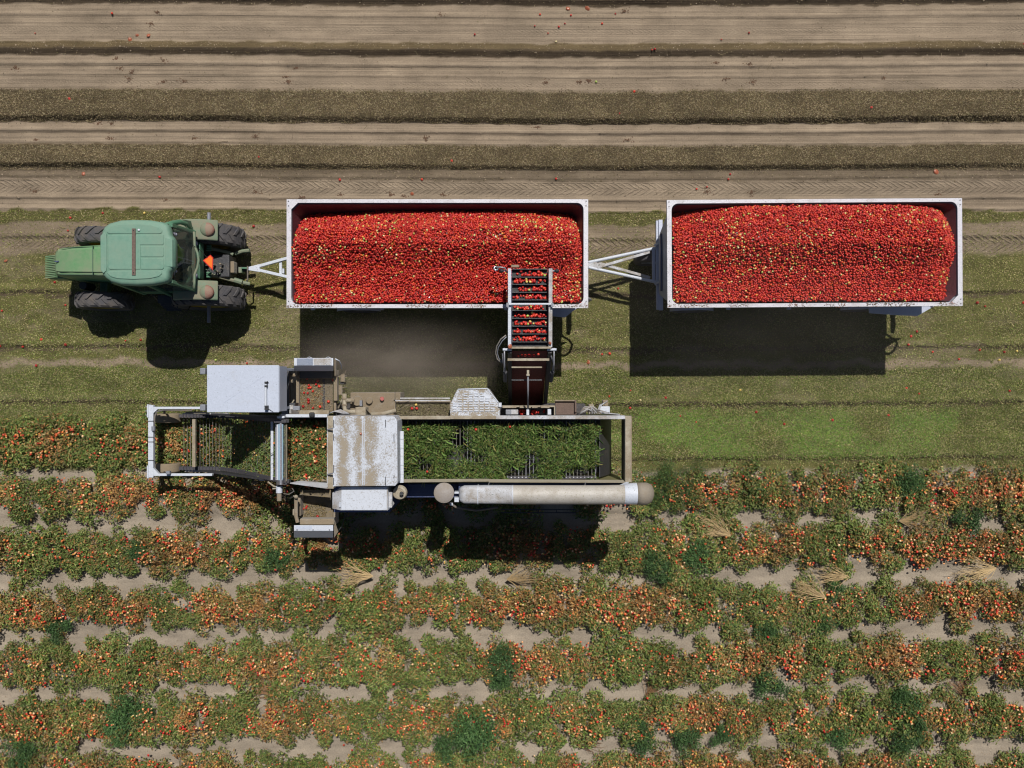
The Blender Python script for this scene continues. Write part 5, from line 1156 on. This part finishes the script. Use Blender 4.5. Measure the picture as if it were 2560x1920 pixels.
MB().loft([dring(1282.5, .214, .21, dz - .02), dring(1500, .214, .21, dz), dring(1560, .22, .215, dz, yoff=-.6)]).build('duct_pipe', M['duct'], duct, smooth=True, autosmooth=40)
MB().loft([dring(1560, .225, .22, dz, yoff=-.8), dring(1575, .24, .235, dz, yoff=-2.5), dring(1591, .245, .24, dz, yoff=-3)]).build('duct_collar', M['white'], duct, smooth=True, autosmooth=40)
MB().loft([dring(1591, .246, .24, dz, yoff=-3), dring(1605, .255, .25, dz - .01, yoff=-2.2), dring(1618, .25, .25, dz - .05, yoff=-2), dring(1630, .20, .22, dz - .12, yoff=-2), dring(1637, .10, .14, dz - .2, yoff=-2), dring(1639, .02, .03, dz - .25, yoff=-2)]).build('duct_elbow', M['grey_elbow'], duct, smooth=True) if 'grey_elbow' in M else None
for px in (1282, 1195): MB().loft([dring(px - 1, .217, .213, dz - (.02 if px > 1200 else .08), pw=(1 if px > 1200 else .5)), dring(px + 1, .217, .213, dz - (.02 if px > 1200 else .08), pw=(1 if px > 1200 else .5))], caps=False).build('duct_band', M['white'], duct)
MB().pbox(1136, 1230, 1147, 1234, dz - .3, dz - .1).build('inlet_bracket', M['white'], duct); MB().pbox(1136, 1244, 1147, 1255, dz - .3, dz - .1).build('inlet_bracket', M['white'], duct)
MB().plate([P(1543, 1217, 3.5), P(1565, 1207, 3.3), P(1572, 1207, 3.3), P(1566, 1219, 3.6)], .02).build('duct_wing', M['white'], duct)
for px in (1220, 1461): MB().tube([P(px + 3, 1206, 3.1), P(px, 1217, 3.55)], .012, 6).build('duct_stay', M['steel'], H)
hb('duct_post', 1560, 1222, 1570, 1244, 1.0, dz - .25, 'dark', 0)
# --- cross conveyors with sensor boxes at both sides
def cross_unit(sgn, y_belt0, y_belt1, zb, slope):
    bl = MB(); bl.hexa([(X(748, zb), Y(y_belt1, zb), zb - .05), (X(832, zb), Y(y_belt1, zb), zb - .05), (X(832, zb), Y(y_belt0, zb), zb - .05), (X(748, zb), Y(y_belt0, zb), zb - .05)],
                       [(X(748, zb), Y(y_belt1, zb), zb), (X(832, zb), Y(y_belt1, zb), zb), (X(832, zb), Y(y_belt0, zb), zb), (X(748, zb), Y(y_belt0, zb), zb)])
    return bl.build('cross_belt', M['belt'], H)
zb = 2.2
cross_unit(1, 925, 1030, zb, 0)
hb('belt_side_rail', 740, 925, 747, 1030, zb - .1, zb + .12, 'dustcover'); hb('belt_side_rail', 834, 925, 843, 1002, zb - .1, zb + .12, 'dustcover'); hb('belt_side_rail', 834, 1002, 840, 1028, zb - .15, zb + .02, 'dustcover')
hb('belt_scraper', 806, 948, 812, 1028, zb + .0, zb + .01, 'dark', 0)
def sensor(nm, y0, y1, zt_, face_h, hoodpts=None):
    mb = MB(); sg = -1 if y0 < 960 else -1; ye = 928 if y0 < 960 else 1344; yb = y0
    mb.hexa([(X(735, 2.6), Y(ye, 2.6), 2.6), (X(833, 2.6), Y(ye, 2.6), 2.6), (X(833, 2.6), Y(yb, 2.6), 2.6), (X(735, 2.6), Y(yb, 2.6), 2.6)], [(X(735, zt_), Y(y1, zt_), zt_), (X(833, zt_), Y(y1, zt_), zt_), (X(833, zt_), Y(yb, zt_), zt_), (X(735, zt_), Y(yb, zt_), zt_)])
    return mb.build(nm, M['white'], H, bevel=.006)
sN = sensor('sensor_box', 895, 914, 3.0, .42)
hb('box_lid_left', 742, 896, 782, 913, 3.0, 3.012, 'steel_blue' if 'steel_blue' in M else 'grey', .003, sN); hb('box_lid_right', 784, 896, 829, 913, 3.0, 3.012, 'white_dusty', .003, sN)
hb('belt_hood', 748, 926, 832, 946, 2.3, 2.42, 'dark', .02)
for px in (737, 836): hb('sensor_arm', px, 896, px + 2.5, 940, 2.35, 2.5, 'dustcover', .01)
MB().tube([P(838, 897, 3.0), P(848, 902, 2.9), P(853, 912, 2.7), P(854, 922, 2.5)], .014, 6).build('sensor_cable', M['white'], H, smooth=True)
for x0 in (768, 815): MB().tube([P(x0, 895, 3.0), P(x0 + 5, 892, 3.02), P(x0 + 12, 895, 3.0)], .008, 5).build('sensor_cable', M['white'], H)
for (px, py, r_, l, v_) in ((733, 938, .045, 8, 0), (722, 953, .045, 10, 0), (857, 945, .06, 9, 1), (851, 975, .05, 12, 1)):
    MB().tube([P(px - l, py, 2.3), P(px + l, py, 2.3)] if not v_ else [P(px, py - l, 2.3), P(px, py + l, 2.3)], r_, 12).build('hydraulic_motor', M['dustcover'], H, smooth=True, autosmooth=40)
for k in range(9): hb('bracket', 843 + rnd.uniform(0, 14), 936 + k * 9 + rnd.uniform(0, 5), 849 + rnd.uniform(0, 14), 943 + k * 9, 2.0, 2.2 + rnd.uniform(0, .2), rnd.choice(['dustcover', 'tan', 'dark', 'dustcover']), .008)
MB().tube([P(858, 935, 2.3), P(866, 925, 2.4), P(860, 940, 2.3), P(846, 942, 2.3)], .015, 6).build('hydraulic_hose', M['dustcover'], H)
MB().tube([P(846, 1020, 2.2), P(852, 1005, 2.3), P(862, 985, 2.3)], .02, 6).build('hydraulic_hose', M['tan'], H)
hb('junction_box', 732, 1015, 749, 1026, 2.6, 2.72, 'grey', .01); hb('cross_sill', 748, 1026, 822, 1036, 2.7, 2.82, 'tan', .01)
MB().tube([P(715, 1020, 2.5), P(728, 1011, 2.5), P(735, 1000, 2.4)], .016, 6).build('hydraulic_hose', M['tan'], H)
for k in range(5): MB().tube([P(712, 1022 + k * 3, 2.6), P(732, 1024 + k * 2.5, 2.7), P(760 + 8 * k, 1036, 2.75)], .011, 5).build('hydraulic_hose', M['hose'], H, smooth=True)
for k in range(5): MB().tube([P(822, 1034, 3.12), P(835 + k * 4, 1028 - k, 3.2), P(860 + k * 3, 1034, 3.15)], .011, 5).build('hydraulic_hose', M['white_dusty'], H, smooth=True)
# south unit
zs2 = 1.9
MB().box(X(750, zs2), X(832, zs2), Y(1296, zs2), Y(1225, zs2), zs2 - .05, zs2).build('cross_belt', M['belt'], H)
hb('belt_side_rail', 742, 1240, 751, 1290, zs2 - .1, zs2 + .3, 'dustcover'); hb('belt_side_rail', 833, 1280, 838, 1312, zs2 - .1, zs2 + .3, 'dustcover')
MB().tube([P(740, 1240, 2.6), P(740, 1290, 2.6), P(744, 1306, 2.6)], .045, 8).build('side_tube', M['dustcover'], H, smooth=True, autosmooth=40); MB().ellip(P(740, 1242, 2.7), .05, .05, .05).build('tube_knob', M['tan'], H, smooth=True)
hb('belt_hood', 749, 1297, 835, 1312, 2.6, 2.85, 'dustcover', .02)
sS = sensor('sensor_box', 1313, 1327, 3.0, .4)
for px in (741, 781, 822): hb('lid_latch', px, 1323, px + 3, 1326, 3.0, 3.012, 'steel', 0, sS)
hb('box_lid_left', 739, 1315, 780, 1323, 3.0, 3.01, 'white_clean', .003, sS)
MB().plate([P(834, 1300, 2.8), P(836, 1300, 2.8), P(845, 1328, 2.6), P(835, 1343, 2.6)], .02).build('box_wing', M['dustcover'], H)
MB().tube([P(842, 1332, 2.6), P(855, 1315, 2.5), P(862, 1290, 2.5), P(860, 1260, 2.6)], .010, 5).build('sensor_cable', M['dark'], H, smooth=True)
hb('motor_housing', 731, 1273, 741, 1289, 2.2, 2.4, 'tan', .02); MB().tube([P(725, 1245, 2.3), P(735, 1240, 2.4)], .02, 6).build('hydraulic_hose', M['tan'], H)
# --- north side tanks, trough, screen
tank = hb('fuel_tank', 875, 981, 987, 1042, 1.2, 2.05, 'dustcover', .03); hb('tank_end', 988, 981, 1001, 1000, 1.3, 2.03, 'dustcover', .01)
for px, py, r_, h_, m_ in ((893, 1003, .13, .16, 'dustcover'), (923, 1002, .085, .10, 'dustcover'), (955, 997, .055, .10, 'redcap')):
    MB().tube([P(px, py, 2.05), P(px, py, 2.05 + h_ * .7), P(px, py, 2.05 + h_)], [r_, r_, r_ * .85], 20).build('filler_cap', M[m_], tank, smooth=True, autosmooth=35)
MB().pbox(899, 1001, 905, 1015, 2.2, 2.3).build('bracket', M['grey'], tank)
MB().tube([P(861, 984, 2.3), P(861, 1018, 2.3), P(863, 1027, 2.35), P(872, 1030, 2.4), P(890, 1030, 2.5)], .055, 10).build('tank_pipe', M['tan'], H, smooth=True); MB().tube([P(861, 1001, 2.3), P(885, 1001, 2.3)], .05, 10).build('tank_pipe', M['tan'], H, smooth=True)
for py in (995, 1010): MB().tube([P(861, py, 2.3), P(861, py + 4, 2.3)], .07, 10).build('pipe_clamp', M['dustcover'], H)
MB().tube([P(928, 1036, 2.5), P(960, 1034, 2.4), P(990, 1026, 2.4)], .05, 10).build('tank_pipe', M['tan'], H, smooth=True)
hb('valve_block', 888, 1018, 914, 1040, 2.5, 2.9, 'tan', .015); MB().plate([P(915, 1020, 2.88), P(932, 1040, 2.5), P(915, 1040, 2.5)], .02).build('gusset', M['tan'], H)
tr_ = hb('chaff_trough', 984, 1000, 1128, 1040, 2.1, 2.2, 'dustcover', .01); hb('trough_rail', 984, 1000, 1125, 1003, 2.3, 2.36, 'white_dusty', 0); hb('trough_rail', 1000, 994, 1125, 998, 2.0, 2.1, 'white_dusty', .01); hb('trough_rail', 984, 1000, 988, 1036, 2.2, 2.36, 'dustcover', 0)
lz = 2.75
scr = hp_([(1125, 1044), (1124, 1012), (1130, 1000), (1142, 975), (1146, 972), (1218, 970), (1224, 975), (1243, 1003), (1250, 1016), (1250, 1044)], 2.0, lz, 'screen_cover', 'screen_sheet', bevel=.03)
for a, b_ in (((1145, 973), (1218, 971)), ((1218, 971), (1246, 1006))): MB().beam(P(*a, lz + .01), P(*b_, lz + .01), .02, .02).build('edge_strip', M['white'], scr)
lvm = None
for r in range(8):
    x0, x1 = ((1157, 1210), (1157, 1212), (1143, 1225), (1143, 1225), (1130, 1237), (1130, 1238), (1130, 1238), (1130, 1238))[r]
    n_ = round((x1 - x0) / 13.4)
    for k in range(n_):
        px = x0 + (k + .5) * (x1 - x0) / n_; py = 983 + r * 6.3
        if lvm is None:
            mb = MB(); mb.loft([[Vector((-.052 * s_, -.019, 0)), Vector((-.052 * s_, .012, 0)), Vector((-.050 * s_, .004, h_)), Vector((-.050 * s_, -.012, h_))] for s_, h_ in ((1, .004), (.8, .022), (-.8, .022), (-1, .004))]); lvm = mb.build('louver', M['white'], scr, smooth=False); lvm.data.transform(Matrix.Translation(off)); l = lvm
        else: l = dup(lvm)
        p = P(px, py, lz); l.location = p - off
hb('corner_post', 1246, 1007, 1254, 1018, 2.5, 2.8, 'white', .01)
# loading box with tomatoes at the foot of the discharge conveyor
hb('loading_box_floor', 1250, 1018, 1390, 1038, 1.6, 1.7, 'dark', 0); hb('loading_box_rim', 1255, 1014, 1388, 1018, 1.7, 2.0, 'tan'); hb('loading_box_rim', 1385, 1018, 1388, 1038, 1.7, 2.0, 'tan')
hb('loading_motor', 1264, 1024, 1296, 1037, 2.0, 2.2, 'grey', .02); hb('cover_plate', 1278, 1024, 1295, 1036, 2.2, 2.22, 'white_dusty', .005)
hb('support_block', 1369, 1023, 1378, 1037, 2.0, 2.25, 'white', .01); hb('support_block', 1316, 1024, 1323, 1038, 2.0, 2.3, 'white', .01)
for x0, x1 in ((1256, 1291), (1299, 1327), (1330, 1344), (1352, 1374)): hb('cross_sill', x0, 1014, x1, 1020, 2.0, 2.08, 'tan', .006)
hb('rusty_guard', 1388, 1000, 1441, 1037, 1.5, 1.58, 'rust', .01); hb('guard_edge', 1437, 1000, 1441, 1030, 1.58, 1.68, 'rust', 0); hb('guard_edge', 1388, 1000, 1437, 1003, 1.58, 1.66, 'dustcover', 0)
hb('valve_stack', 1472, 1011, 1485, 1036, 2.3, 2.6, 'tan', .02); hb('valve_stack', 1500, 1016, 1525, 1035, 2.3, 2.62, 'white', .02); hb('valve_cap', 1507, 1000, 1521, 1016, 2.1, 2.3, 'dustcover', .02)
for k in range(10):
    x0 = 1440 + rnd.uniform(0, 12); MB().tube([P(x0, 1036, 2.6), P(x0 + 15, 1028 - k * 1.2, 2.65), P(x0 + 28 + k, 1022 + rnd.uniform(-8, 8), 2.65), P(1478 + k * 3, 1034, 2.7)], .012, 5).build('hydraulic_hose', M['white_dusty' if k % 2 else 'hose'], H, smooth=True)
for k in range(6): MB().tube([P(1518 - k, 1003 + k, 2.5), P(1504 - k, 1012, 2.65), P(1499 - k, 1024, 2.7), P(1510 + k * 3, 1033, 2.7), P(1550, 1036 + k * .5, 2.9)], .012, 5).build('hydraulic_hose', M['hose' if k % 2 else 'white_dusty'], H, smooth=True)
# --- discharge conveyor
zu = 3.62; zl0 = 1.5; zl1 = 3.4
XL, XR = X(1269, zu), X(1381, zu)
dl = MB().beam((XL + .045, Y(672, zu), zu), (XL + .045, Y(868, zu - .08), zu - .12), .075, .20).build('discharge_side_rail', M['white'], H, bevel=.006); dr = MB().beam((XR - .045, Y(672, zu), zu), (XR - .045, Y(868, zu - .08), zu - .12), .085, .20).build('discharge_side_rail', M['white_dusty'], H, bevel=.006)
MB().box(XL + .10, XR - .10, Y(868, zu - .3), Y(674, zu - .3), zu - .30, zu - .27).build('discharge_belt', M['black'], H)
MB().box(XL + .092, XL + .10, Y(866, zu), Y(676, zu), zu - .30, zu - .09).build('belt_side', M['blue'], H); MB().box(XR - .10, XR - .092, Y(866, zu), Y(676, zu), zu - .30, zu - .09).build('belt_side', M['dark'], H)
FY = [673, 693, 711, 731, 750, 777, 796, 815.5, 835, 855]
for py in FY: MB().box(XL + .105, XR - .105, Y(py, zu - .18) - .009, Y(py, zu - .18) + .009, zu - .27, zu - .16).build('flight', M['dark'], H)
MB().beam((XL - .02, Y(761, zu), zu + .12), (XR + .02, Y(761, zu), zu + .12), .035, .03).build('tie_bar', M['white'], H); MB().beam((XL + .05, Y(869, zu), zu - .02), (XR - .03, Y(869, zu), zu - .02), .045, .04).build('tie_bar', M['tan'], H)
for px in (1269, 1381): MB().pbox(px - 3, 757, px + 3, 767, zu + .1, zu + .14).build('tie_clamp', M['grey'], H)
MB().tube([P(1257, 874, 3.5), P(1279, 874, 3.5)], .03, 8).build('pivot_pin', M['white'], H); MB().tube([P(1368, 874, 3.5), P(1391, 874, 3.5)], .03, 8).build('pivot_pin', M['white'], H)
# lower steep section
xl0, xr0 = X(1262, 1.6) + .09, X(1357, 1.6) + .0
y_t, y_b = Y(876, 3.35), Y(1018, 1.7)
MB().hexa([(XL + .1, y_b, .45), (XR - .1, y_b, .45), (XR - .1, y_t, 3.13), (XL + .1, y_t, 3.13)], [(XL + .1, y_b - .02, .50), (XR - .1, y_b - .02, .50), (XR - .1, y_t - .02, 3.18), (XL + .1, y_t - .02, 3.18)]).build('lower_belt_casing', M['redbelt'], H)
for x_ in (XL + .05, XR - .05): MB().beam((x_, y_t + .03, 3.42), (x_, y_b, .72), .09, .22).build('lower_side_rail', M['dark'], H, bevel=.008)
for px0, py, z_, m_, r_ in ((1269, 899, 3.28, 'tan', .035), (1279, 918, 3.05, 'tan', .022), (1279, 950, 2.7, 'dark', .02)):
    x1 = X(1373, z_) if r_ > .03 else X(1355, z_); MB().beam((X(px0, z_), Y(py, z_), z_), (x1, Y(py, z_), z_), r_ * 1.6, .04).build('tie_bar', M[m_], H)
MB().tube([P(1320, 940, 3.05), P(1320, 1026, 2.2)], .022, 10).build('lift_cylinder_rod', M['steel'], H, smooth=True); MB().pbox(1317, 925, 1323, 935, 3.0, 3.1).build('cylinder_clevis', M['tan'], H, bevel=.006); MB().pbox(1316, 935, 1324, 940, 3.0, 3.1).build('cylinder_clevis', M['tan'], H, bevel=.006)
for sx, a, b_, c_ in ((-1, (1261, 870), (1261, 928), (1256, 884)), (1, (1385, 870), (1383, 926), (1378, 890))):
    MB().tube([P(*a, 3.5), P(a[0], (a[1] + b_[1]) / 2 + 8, 3.4), P(*b_, 3.2)], [.018, .018, .032], 8).build('folding_link', M['steel'], H, smooth=True); MB().tube([P(*c_, 3.4), P(c_[0] + (2 if sx < 0 else 6), 908, 3.25)], .016, 6).build('folding_link', M['steel'], H)
    MB().tube([P(b_[0] + (2 if sx < 0 else -2), 930, 3.1), P(b_[0] + (2 if sx < 0 else -6), 952, 2.8)], .05, 10).build('fold_cylinder', M['dark'], H, smooth=True, autosmooth=40)
MB().tube([P(1265, 838, 3.45), P(1252, 848, 3.4), P(1242, 865, 3.3), P(1239, 882, 3.2), P(1243, 898, 3.1), P(1254, 907, 3.1)], .016, 6).build('conveyor_hose', M['hose_grey'] if 'hose_grey' in M else M['grey'], H, smooth=True)
MB().tube([P(1266, 842, 3.45), P(1256, 852, 3.4), P(1246, 868, 3.3), P(1243, 882, 3.2), P(1247, 896, 3.1), P(1256, 905, 3.1)], .013, 6).build('conveyor_hose', M['grey'], H, smooth=True)
# head lamps at the tip
for px, d_ in ((1254, -1), (1392, 1)):
    MB().ellip(P(px, 677, zu + .05), .055, .05, .05).build('lamp_body', M['black'], H, smooth=True)
    MB().beam(P(px, 677, zu + .02), P(1267 if d_ < 0 else 1382, 677, zu), .03, .03).build('lamp_bracket', M['steel'], H)
MB().tube([P(1240, 671, zu + .06) + Vector((.05 * math.cos(a), .04 * math.sin(a), 0)) for a in np.linspace(0, 6.283, 14)], .02, 6).build('lamp_ring', M['chrome'], H, smooth=True); MB().ellip(P(1240, 671, zu + .03), .045, .036, .04).build('lamp_body', M['black'], H, smooth=True)
MB().pbox(1278, 662, 1298, 668, zu - .3, zu - .25).build('deflector_plate', M['dustcover'], H)
# --- chassis and wheels under the machine
MB().box(X(820, 1.2), X(1560, 1.2), YS + .0, YN - .0, .95, 1.5).build('chassis', M['dark'], H) if False else None
for y_ in (YS + .15, YN - .15): MB().box(X(720, 1.0), X(1500, 1.0), y_ - .08, y_ + .08, .85, 1.1).build('chassis_rail', M['dark'], H)
MB().box(X(834, 2.95), X(995, 2.95), YS + .02, YN - .02, .8, 2.95).build('shaker_body', M['dark'], H)
MB().box(X(850, 2), X(985, 2), Y(1270, 2), YS - .05, .9, 2.65).build('side_body', M['blue'], H)
for xw in (X(900, .7), X(1400, .7)):
    for y_ in (YS - .10, YN + .08): wheel(H, xw, y_, .68, .68, .42, M['rimyellow'], M['tyre'], 14)

# ---------------------------------------------------------------- vines and fruit riding on the machine
def vine_mat(name, label, n, poly, zf, palette, seed, fruit_n=0, thick=.10, gap=0.0, L=.085, W=.020, stems=120, slope=None):
    rg = np.random.default_rng(seed); x0, x1, y0, y1 = poly
    px = rg.uniform(x0, x1, n); py = rg.uniform(y0, y1, n); z0 = zf(px)
    x = (px - 1280) * (CAM_H - z0) / FPX; y = (960 - py) * (CAM_H - z0) / FPX
    dn = fbm(x * 2.3, y * 2.3, seed, 4); edge = np.clip((py - y0) / 6, 0, 1) * (np.clip((x1 - px - 26 * vnoise(y * 5, y * 0, seed)) / 6, 0, 1) if seed == 5 else 1)
    dn = dn - (np.clip((py - y0) / (y1 - y0) - .55, 0, 1) * .22 if name == 'cut_vines' and gap > .35 else 0); keep = (dn > gap) & (rg.random(n) < edge * np.clip((dn - gap) * 9 + .25, 0, 1)); x, y, z0, px, py, dn = [q[keep] for q in (x, y, z0, px, py, dn)]; n = len(x)
    z = z0 + thick * rg.random(n) * np.clip((dn - gap) * 5 + .3, .2, 1.2) + .012
    cols = palette[rg.integers(0, len(palette), n)] * rg.uniform(.7, 1.35, (n, 1))
    v, f, c = leaves(np.stack([x, y, z], -1), L, W, cols, rg, pitch=(-.7, .8))
    vs, fs, cs = [v], [f], [c]; o = len(v)
    if stems:
        k = rg.integers(0, n, stems); st = np.stack([x[k], y[k], z[k] + .01], -1); a = rg.uniform(0, 6.28, stems)
        sc_cols = palette[rg.integers(0, len(palette), stems)] * 1.35
        v, f, c = leaves(st, .19, .0065, sc_cols, rg, dirs=a, pitch=(-.4, .3)); vs.append(v); fs.append(f + o); cs.append(c); o += len(v)
    me = np_mesh(name, np.concatenate(vs), faces_tri=np.concatenate(fs), cols=np.concatenate(cs), mat=leaf_m)
    ob = bpy.data.objects.new(name, me); COL.objects.link(ob); tag(ob, label, 'vines', kind='stuff')
    if fruit_n:
        cc = rg.integers(0, n, 9); k = rg.integers(0, n, fruit_n); k = np.where(rg.random(fruit_n) < .75, cc[rg.integers(0, 9, fruit_n)], k)
        pos = np.stack([x[k] + rg.normal(0, .08, fruit_n), y[k] + rg.normal(0, .08, fruit_n), z0[k] + thick + .02 + rg.uniform(-.03, .02, fruit_n)], -1)
        fc = FR_FIELD[rg.integers(0, len(FR_FIELD), fruit_n)]
        v, f, c = fruits(pos, .029, fc, rg); fo = bpy.data.objects.new('fruit', np_mesh('fruit', v, faces_tri=f, cols=c, mat=fruit_m, smooth=True)); COL.objects.link(fo); fo.parent = ob; fo['kind'] = 'stuff'
    return ob
G_RIDE = np.array([(0.145, 0.24, 0.055), (0.11, 0.195, 0.042), (0.20, 0.30, 0.080), (0.25, 0.29, 0.10), (0.075, 0.14, 0.036)])
vine_mat('cut_vines', 'stripped green vines spread over the walker rods of the harvester', 15500, (1006, 1508, 1058, 1197), lambda p: np.full_like(p, 2.69), np.concatenate([G_RIDE, G_RIDE, G_DULL[:2]]), 5, 0, .17, .345, .055, .017, 3600)
vine_mat('cut_vines', 'green and brown vines with orange tomatoes dropping in front of the white hood', 5200, (716, 819, 1050, 1196), lambda p: np.full_like(p, 2.45), np.concatenate([G_RIDE, G_DULL, G_DRY[:3]]), 6, 60, .16, .12, .085, .028, 90)
vine_mat('cut_vines', 'cut vines climbing between the rods of the pickup conveyor', 5200, (556, 715, 1056, 1190), lambda p: elev_z(p) - .10, np.concatenate([G_RIDE, G_DULL]), 7, 12, .09, .30, .075, .026, 40)
vine_mat('chaff_heap', 'green chaff and leaf bits piled in the trough beside the hood', 3800, (988, 1124, 1006, 1040), lambda p: np.full_like(p, 2.2), np.array([(0.26, 0.22, 0.12), (0.20, 0.19, 0.08), (0.30, 0.25, 0.16), (0.22, 0.18, 0.12)]), 8, 0, .03, .30, .045, .012, 30)
# tomatoes on the discharge conveyor, one by one
nrow = 0
rowname = ['top', 'second', 'third', 'fourth', 'fifth', 'sixth', 'seventh', 'eighth', 'ninth', 'lowest']
for i in range(len(FY) - 1):
    y0, y1 = FY[i], FY[i + 1]
    for k in range(24):
        u = rnd.random() ** .8; px = 1283 + u * 81
        if i in (2, 3, 4, 8) and px < 1300 and rnd.random() < .8: continue
        py = y1 - 4 - abs(rnd.gauss(0, 5.0)); z = zu - .235 + rnd.uniform(0, .045)
        if py < y0 + 3: continue
        ms = rnd.choice(TM_YEL) if rnd.random() < .07 else rnd.choice(TM_RED); yl = ms in TM_YEL
        tomato(P(px, py, z), ('pale yellow tomato' if yl else 'red tomato') + f' in the {rowname[i]} pocket of the discharge conveyor', 'tomatoes riding up the discharge conveyor', ms, .98)
for (px, py) in ((1296, 890), (1313, 889), (1322, 888), (1326, 890), (1346, 886), (1305, 888), (1335, 889)): tomato(P(px, py, 3.25), 'red tomato in the shade where the discharge conveyor bends', 'tomatoes riding up the discharge conveyor', s=.9)
for k in range(30): tomato(P(rnd.choice((rnd.uniform(1298, 1314), rnd.uniform(1326, 1366))), rnd.uniform(1025, 1036), 1.75 + rnd.uniform(0, .06)), 'red tomato in the loading box at the foot of the discharge conveyor', 'tomatoes in the loading box', s=.9)
for (px, py) in ((767, 947), (794, 952), (833, 950), (790, 961), (798, 966), (772, 963), (771, 970), (776, 969), (782, 978), (760, 982), (769, 983), (771, 999), (771, 1006), (758, 1016), (782, 1020), (800, 1017), (821, 1004)):
    tomato(P(px, py, 2.235), 'red tomato on the dirty cross belt north of the hood', 'tomatoes on the north cross belt')
for (px, py) in ((758, 1272), (767, 1266), (765, 1270), (794, 1291)): tomato(P(px, py, 1.935), 'red tomato on the shaded cross belt at the south sensor box', 'tomatoes on the south cross belt')
for (px, py) in ((1042, 1021), (1030, 1021)): tomato(P(px, py, 2.27), 'orange red tomato lying in the chaff trough', 'tomatoes in the chaff trough')
tomato(P(1040, 1012, 2.27), 'yellow tomato lying in the chaff trough', None, TM_YEL[0]); tomato(P(902, 1084, hz + .03), 'small reddish tomato stuck beside the seam of the white hood', None, TM_FLAT[0], .5)
tomato(P(1275, 866, zu + .03), 'crushed tomato at the lower left corner of the discharge rails', None, TM_FLAT[0]); tomato(P(1375, 858, zu + .03), 'crushed tomato at the lower right corner of the discharge rails', None, TM_FLAT[1])
for (px, py) in ((1020, 1074), (1190, 1074), (1275, 1067), (1068, 1179)): tomato(P(px, py, 2.85), 'red tomato caught in the green vines on the walker rods', 'tomatoes among the cut vines')

# ---------------------------------------------------------------- dust drifting between trailer and harvester
def dust(name, label, c, r, dens_, seed):
    m = bpy.data.materials.new(name); m.use_nodes = True; nt = m.node_tree; nt.nodes.remove(nt.nodes['Principled BSDF']); out = nt.nodes['Material Output']
    pv = nt.nodes.new('ShaderNodeVolumePrincipled'); pv.inputs['Color'].default_value = (0.80, 0.68, 0.55, 1); pv.inputs['Anisotropy'].default_value = 0.0
    co = objco(nt); ln = N(nt, 'ShaderNodeVectorMath', operation='LENGTH'); nt.links.new(co, ln.inputs[0])
    fall = ramp(nt, ln.outputs['Value'], 1.0, .15); nz = ramp(nt, noise(nt, 1.5, 5, .65, co, 0, .8), .30, .72)
    d = mathn(nt, 'MULTIPLY', mathn(nt, 'MULTIPLY', mathn(nt, 'MULTIPLY', fall, fall), nz), dens_); nt.links.new(d, pv.inputs['Density']); nt.links.new(pv.outputs[0], out.inputs['Volume'])
    mb = MB(); mb.ellip((0, 0, 0), 1, 1, 1, 20, 12); o = mb.build(name, m, None, smooth=True); o.location = c; o.scale = r
    return tag(o, label, 'dust', kind='stuff')
dust('dust_cloud', 'thin brown dust drifting over the shadow of the first trailer', (-2.9, .55, 1.8), (3.7, 1.75, 1.7), 1.15, 1)
dust('drifting_haze', 'very thin dust haze hanging over the second trailer', (6.6, 1.6, 3.2), (7.5, 3.8, 3.6), .04, 2)

vine_mat('belt_litter', 'crumbs of soil, yellow leaf bits and fruit skin on the north cross belt', 1500, (748, 808, 948, 1029), lambda p: np.full_like(p, 2.205), np.array([(0.30, 0.21, 0.08), (0.36, 0.27, 0.13), (0.20, 0.15, 0.07), (0.42, 0.33, 0.18), (0.35, 0.12, 0.05), (0.17, 0.17, 0.08)]), 18, 0, .012, .10, .028, .014, 0)
vine_mat('belt_litter', 'pale leaf bits scattered on the bare right side of the north cross belt', 260, (806, 832, 948, 1029), lambda p: np.full_like(p, 2.212), np.array([(0.34, 0.28, 0.2), (0.30, 0.27, 0.22)]), 19, 0, .008, .10, .024, .012, 0)
vine_mat('belt_litter', 'crumbs and leaf bits on the south cross belt', 700, (752, 815, 1255, 1294), lambda p: np.full_like(p, 1.905), np.array([(0.30, 0.21, 0.08), (0.36, 0.27, 0.13), (0.20, 0.15, 0.07), (0.17, 0.17, 0.08)]), 20, 0, .012, .10, .028, .014, 0)

MB().tube([P(1268, 680, zu + .02), P(1262, 670, zu + .08), P(1252, 668, zu + .10), P(1240, 668, zu + .08)], .018, 6).build('lamp_arm', M['steel'], H, smooth=True)
rg = np.random.default_rng(91); pp = []
for i in range(len(FY) - 1):
    for k in range(20):
        py = FY[i + 1] - 4 - abs(rg.normal(0, 5)); 
        if py > FY[i] + 3: pp.append(tuple(P(1284 + 82 * rg.random() ** .8, py, zu - .25)))
v, f, c = fruits(np.array(pp), .026, load_cols(len(pp), rg, .08), rg)
o = bpy.data.objects.new('tomato_layer', np_mesh('tomato_layer', v, faces_tri=f, cols=c, mat=fruit_m, smooth=True)); COL.objects.link(o); tag(o, 'lower layer of tomatoes lying on the discharge belt', 'tomatoes', kind='stuff')
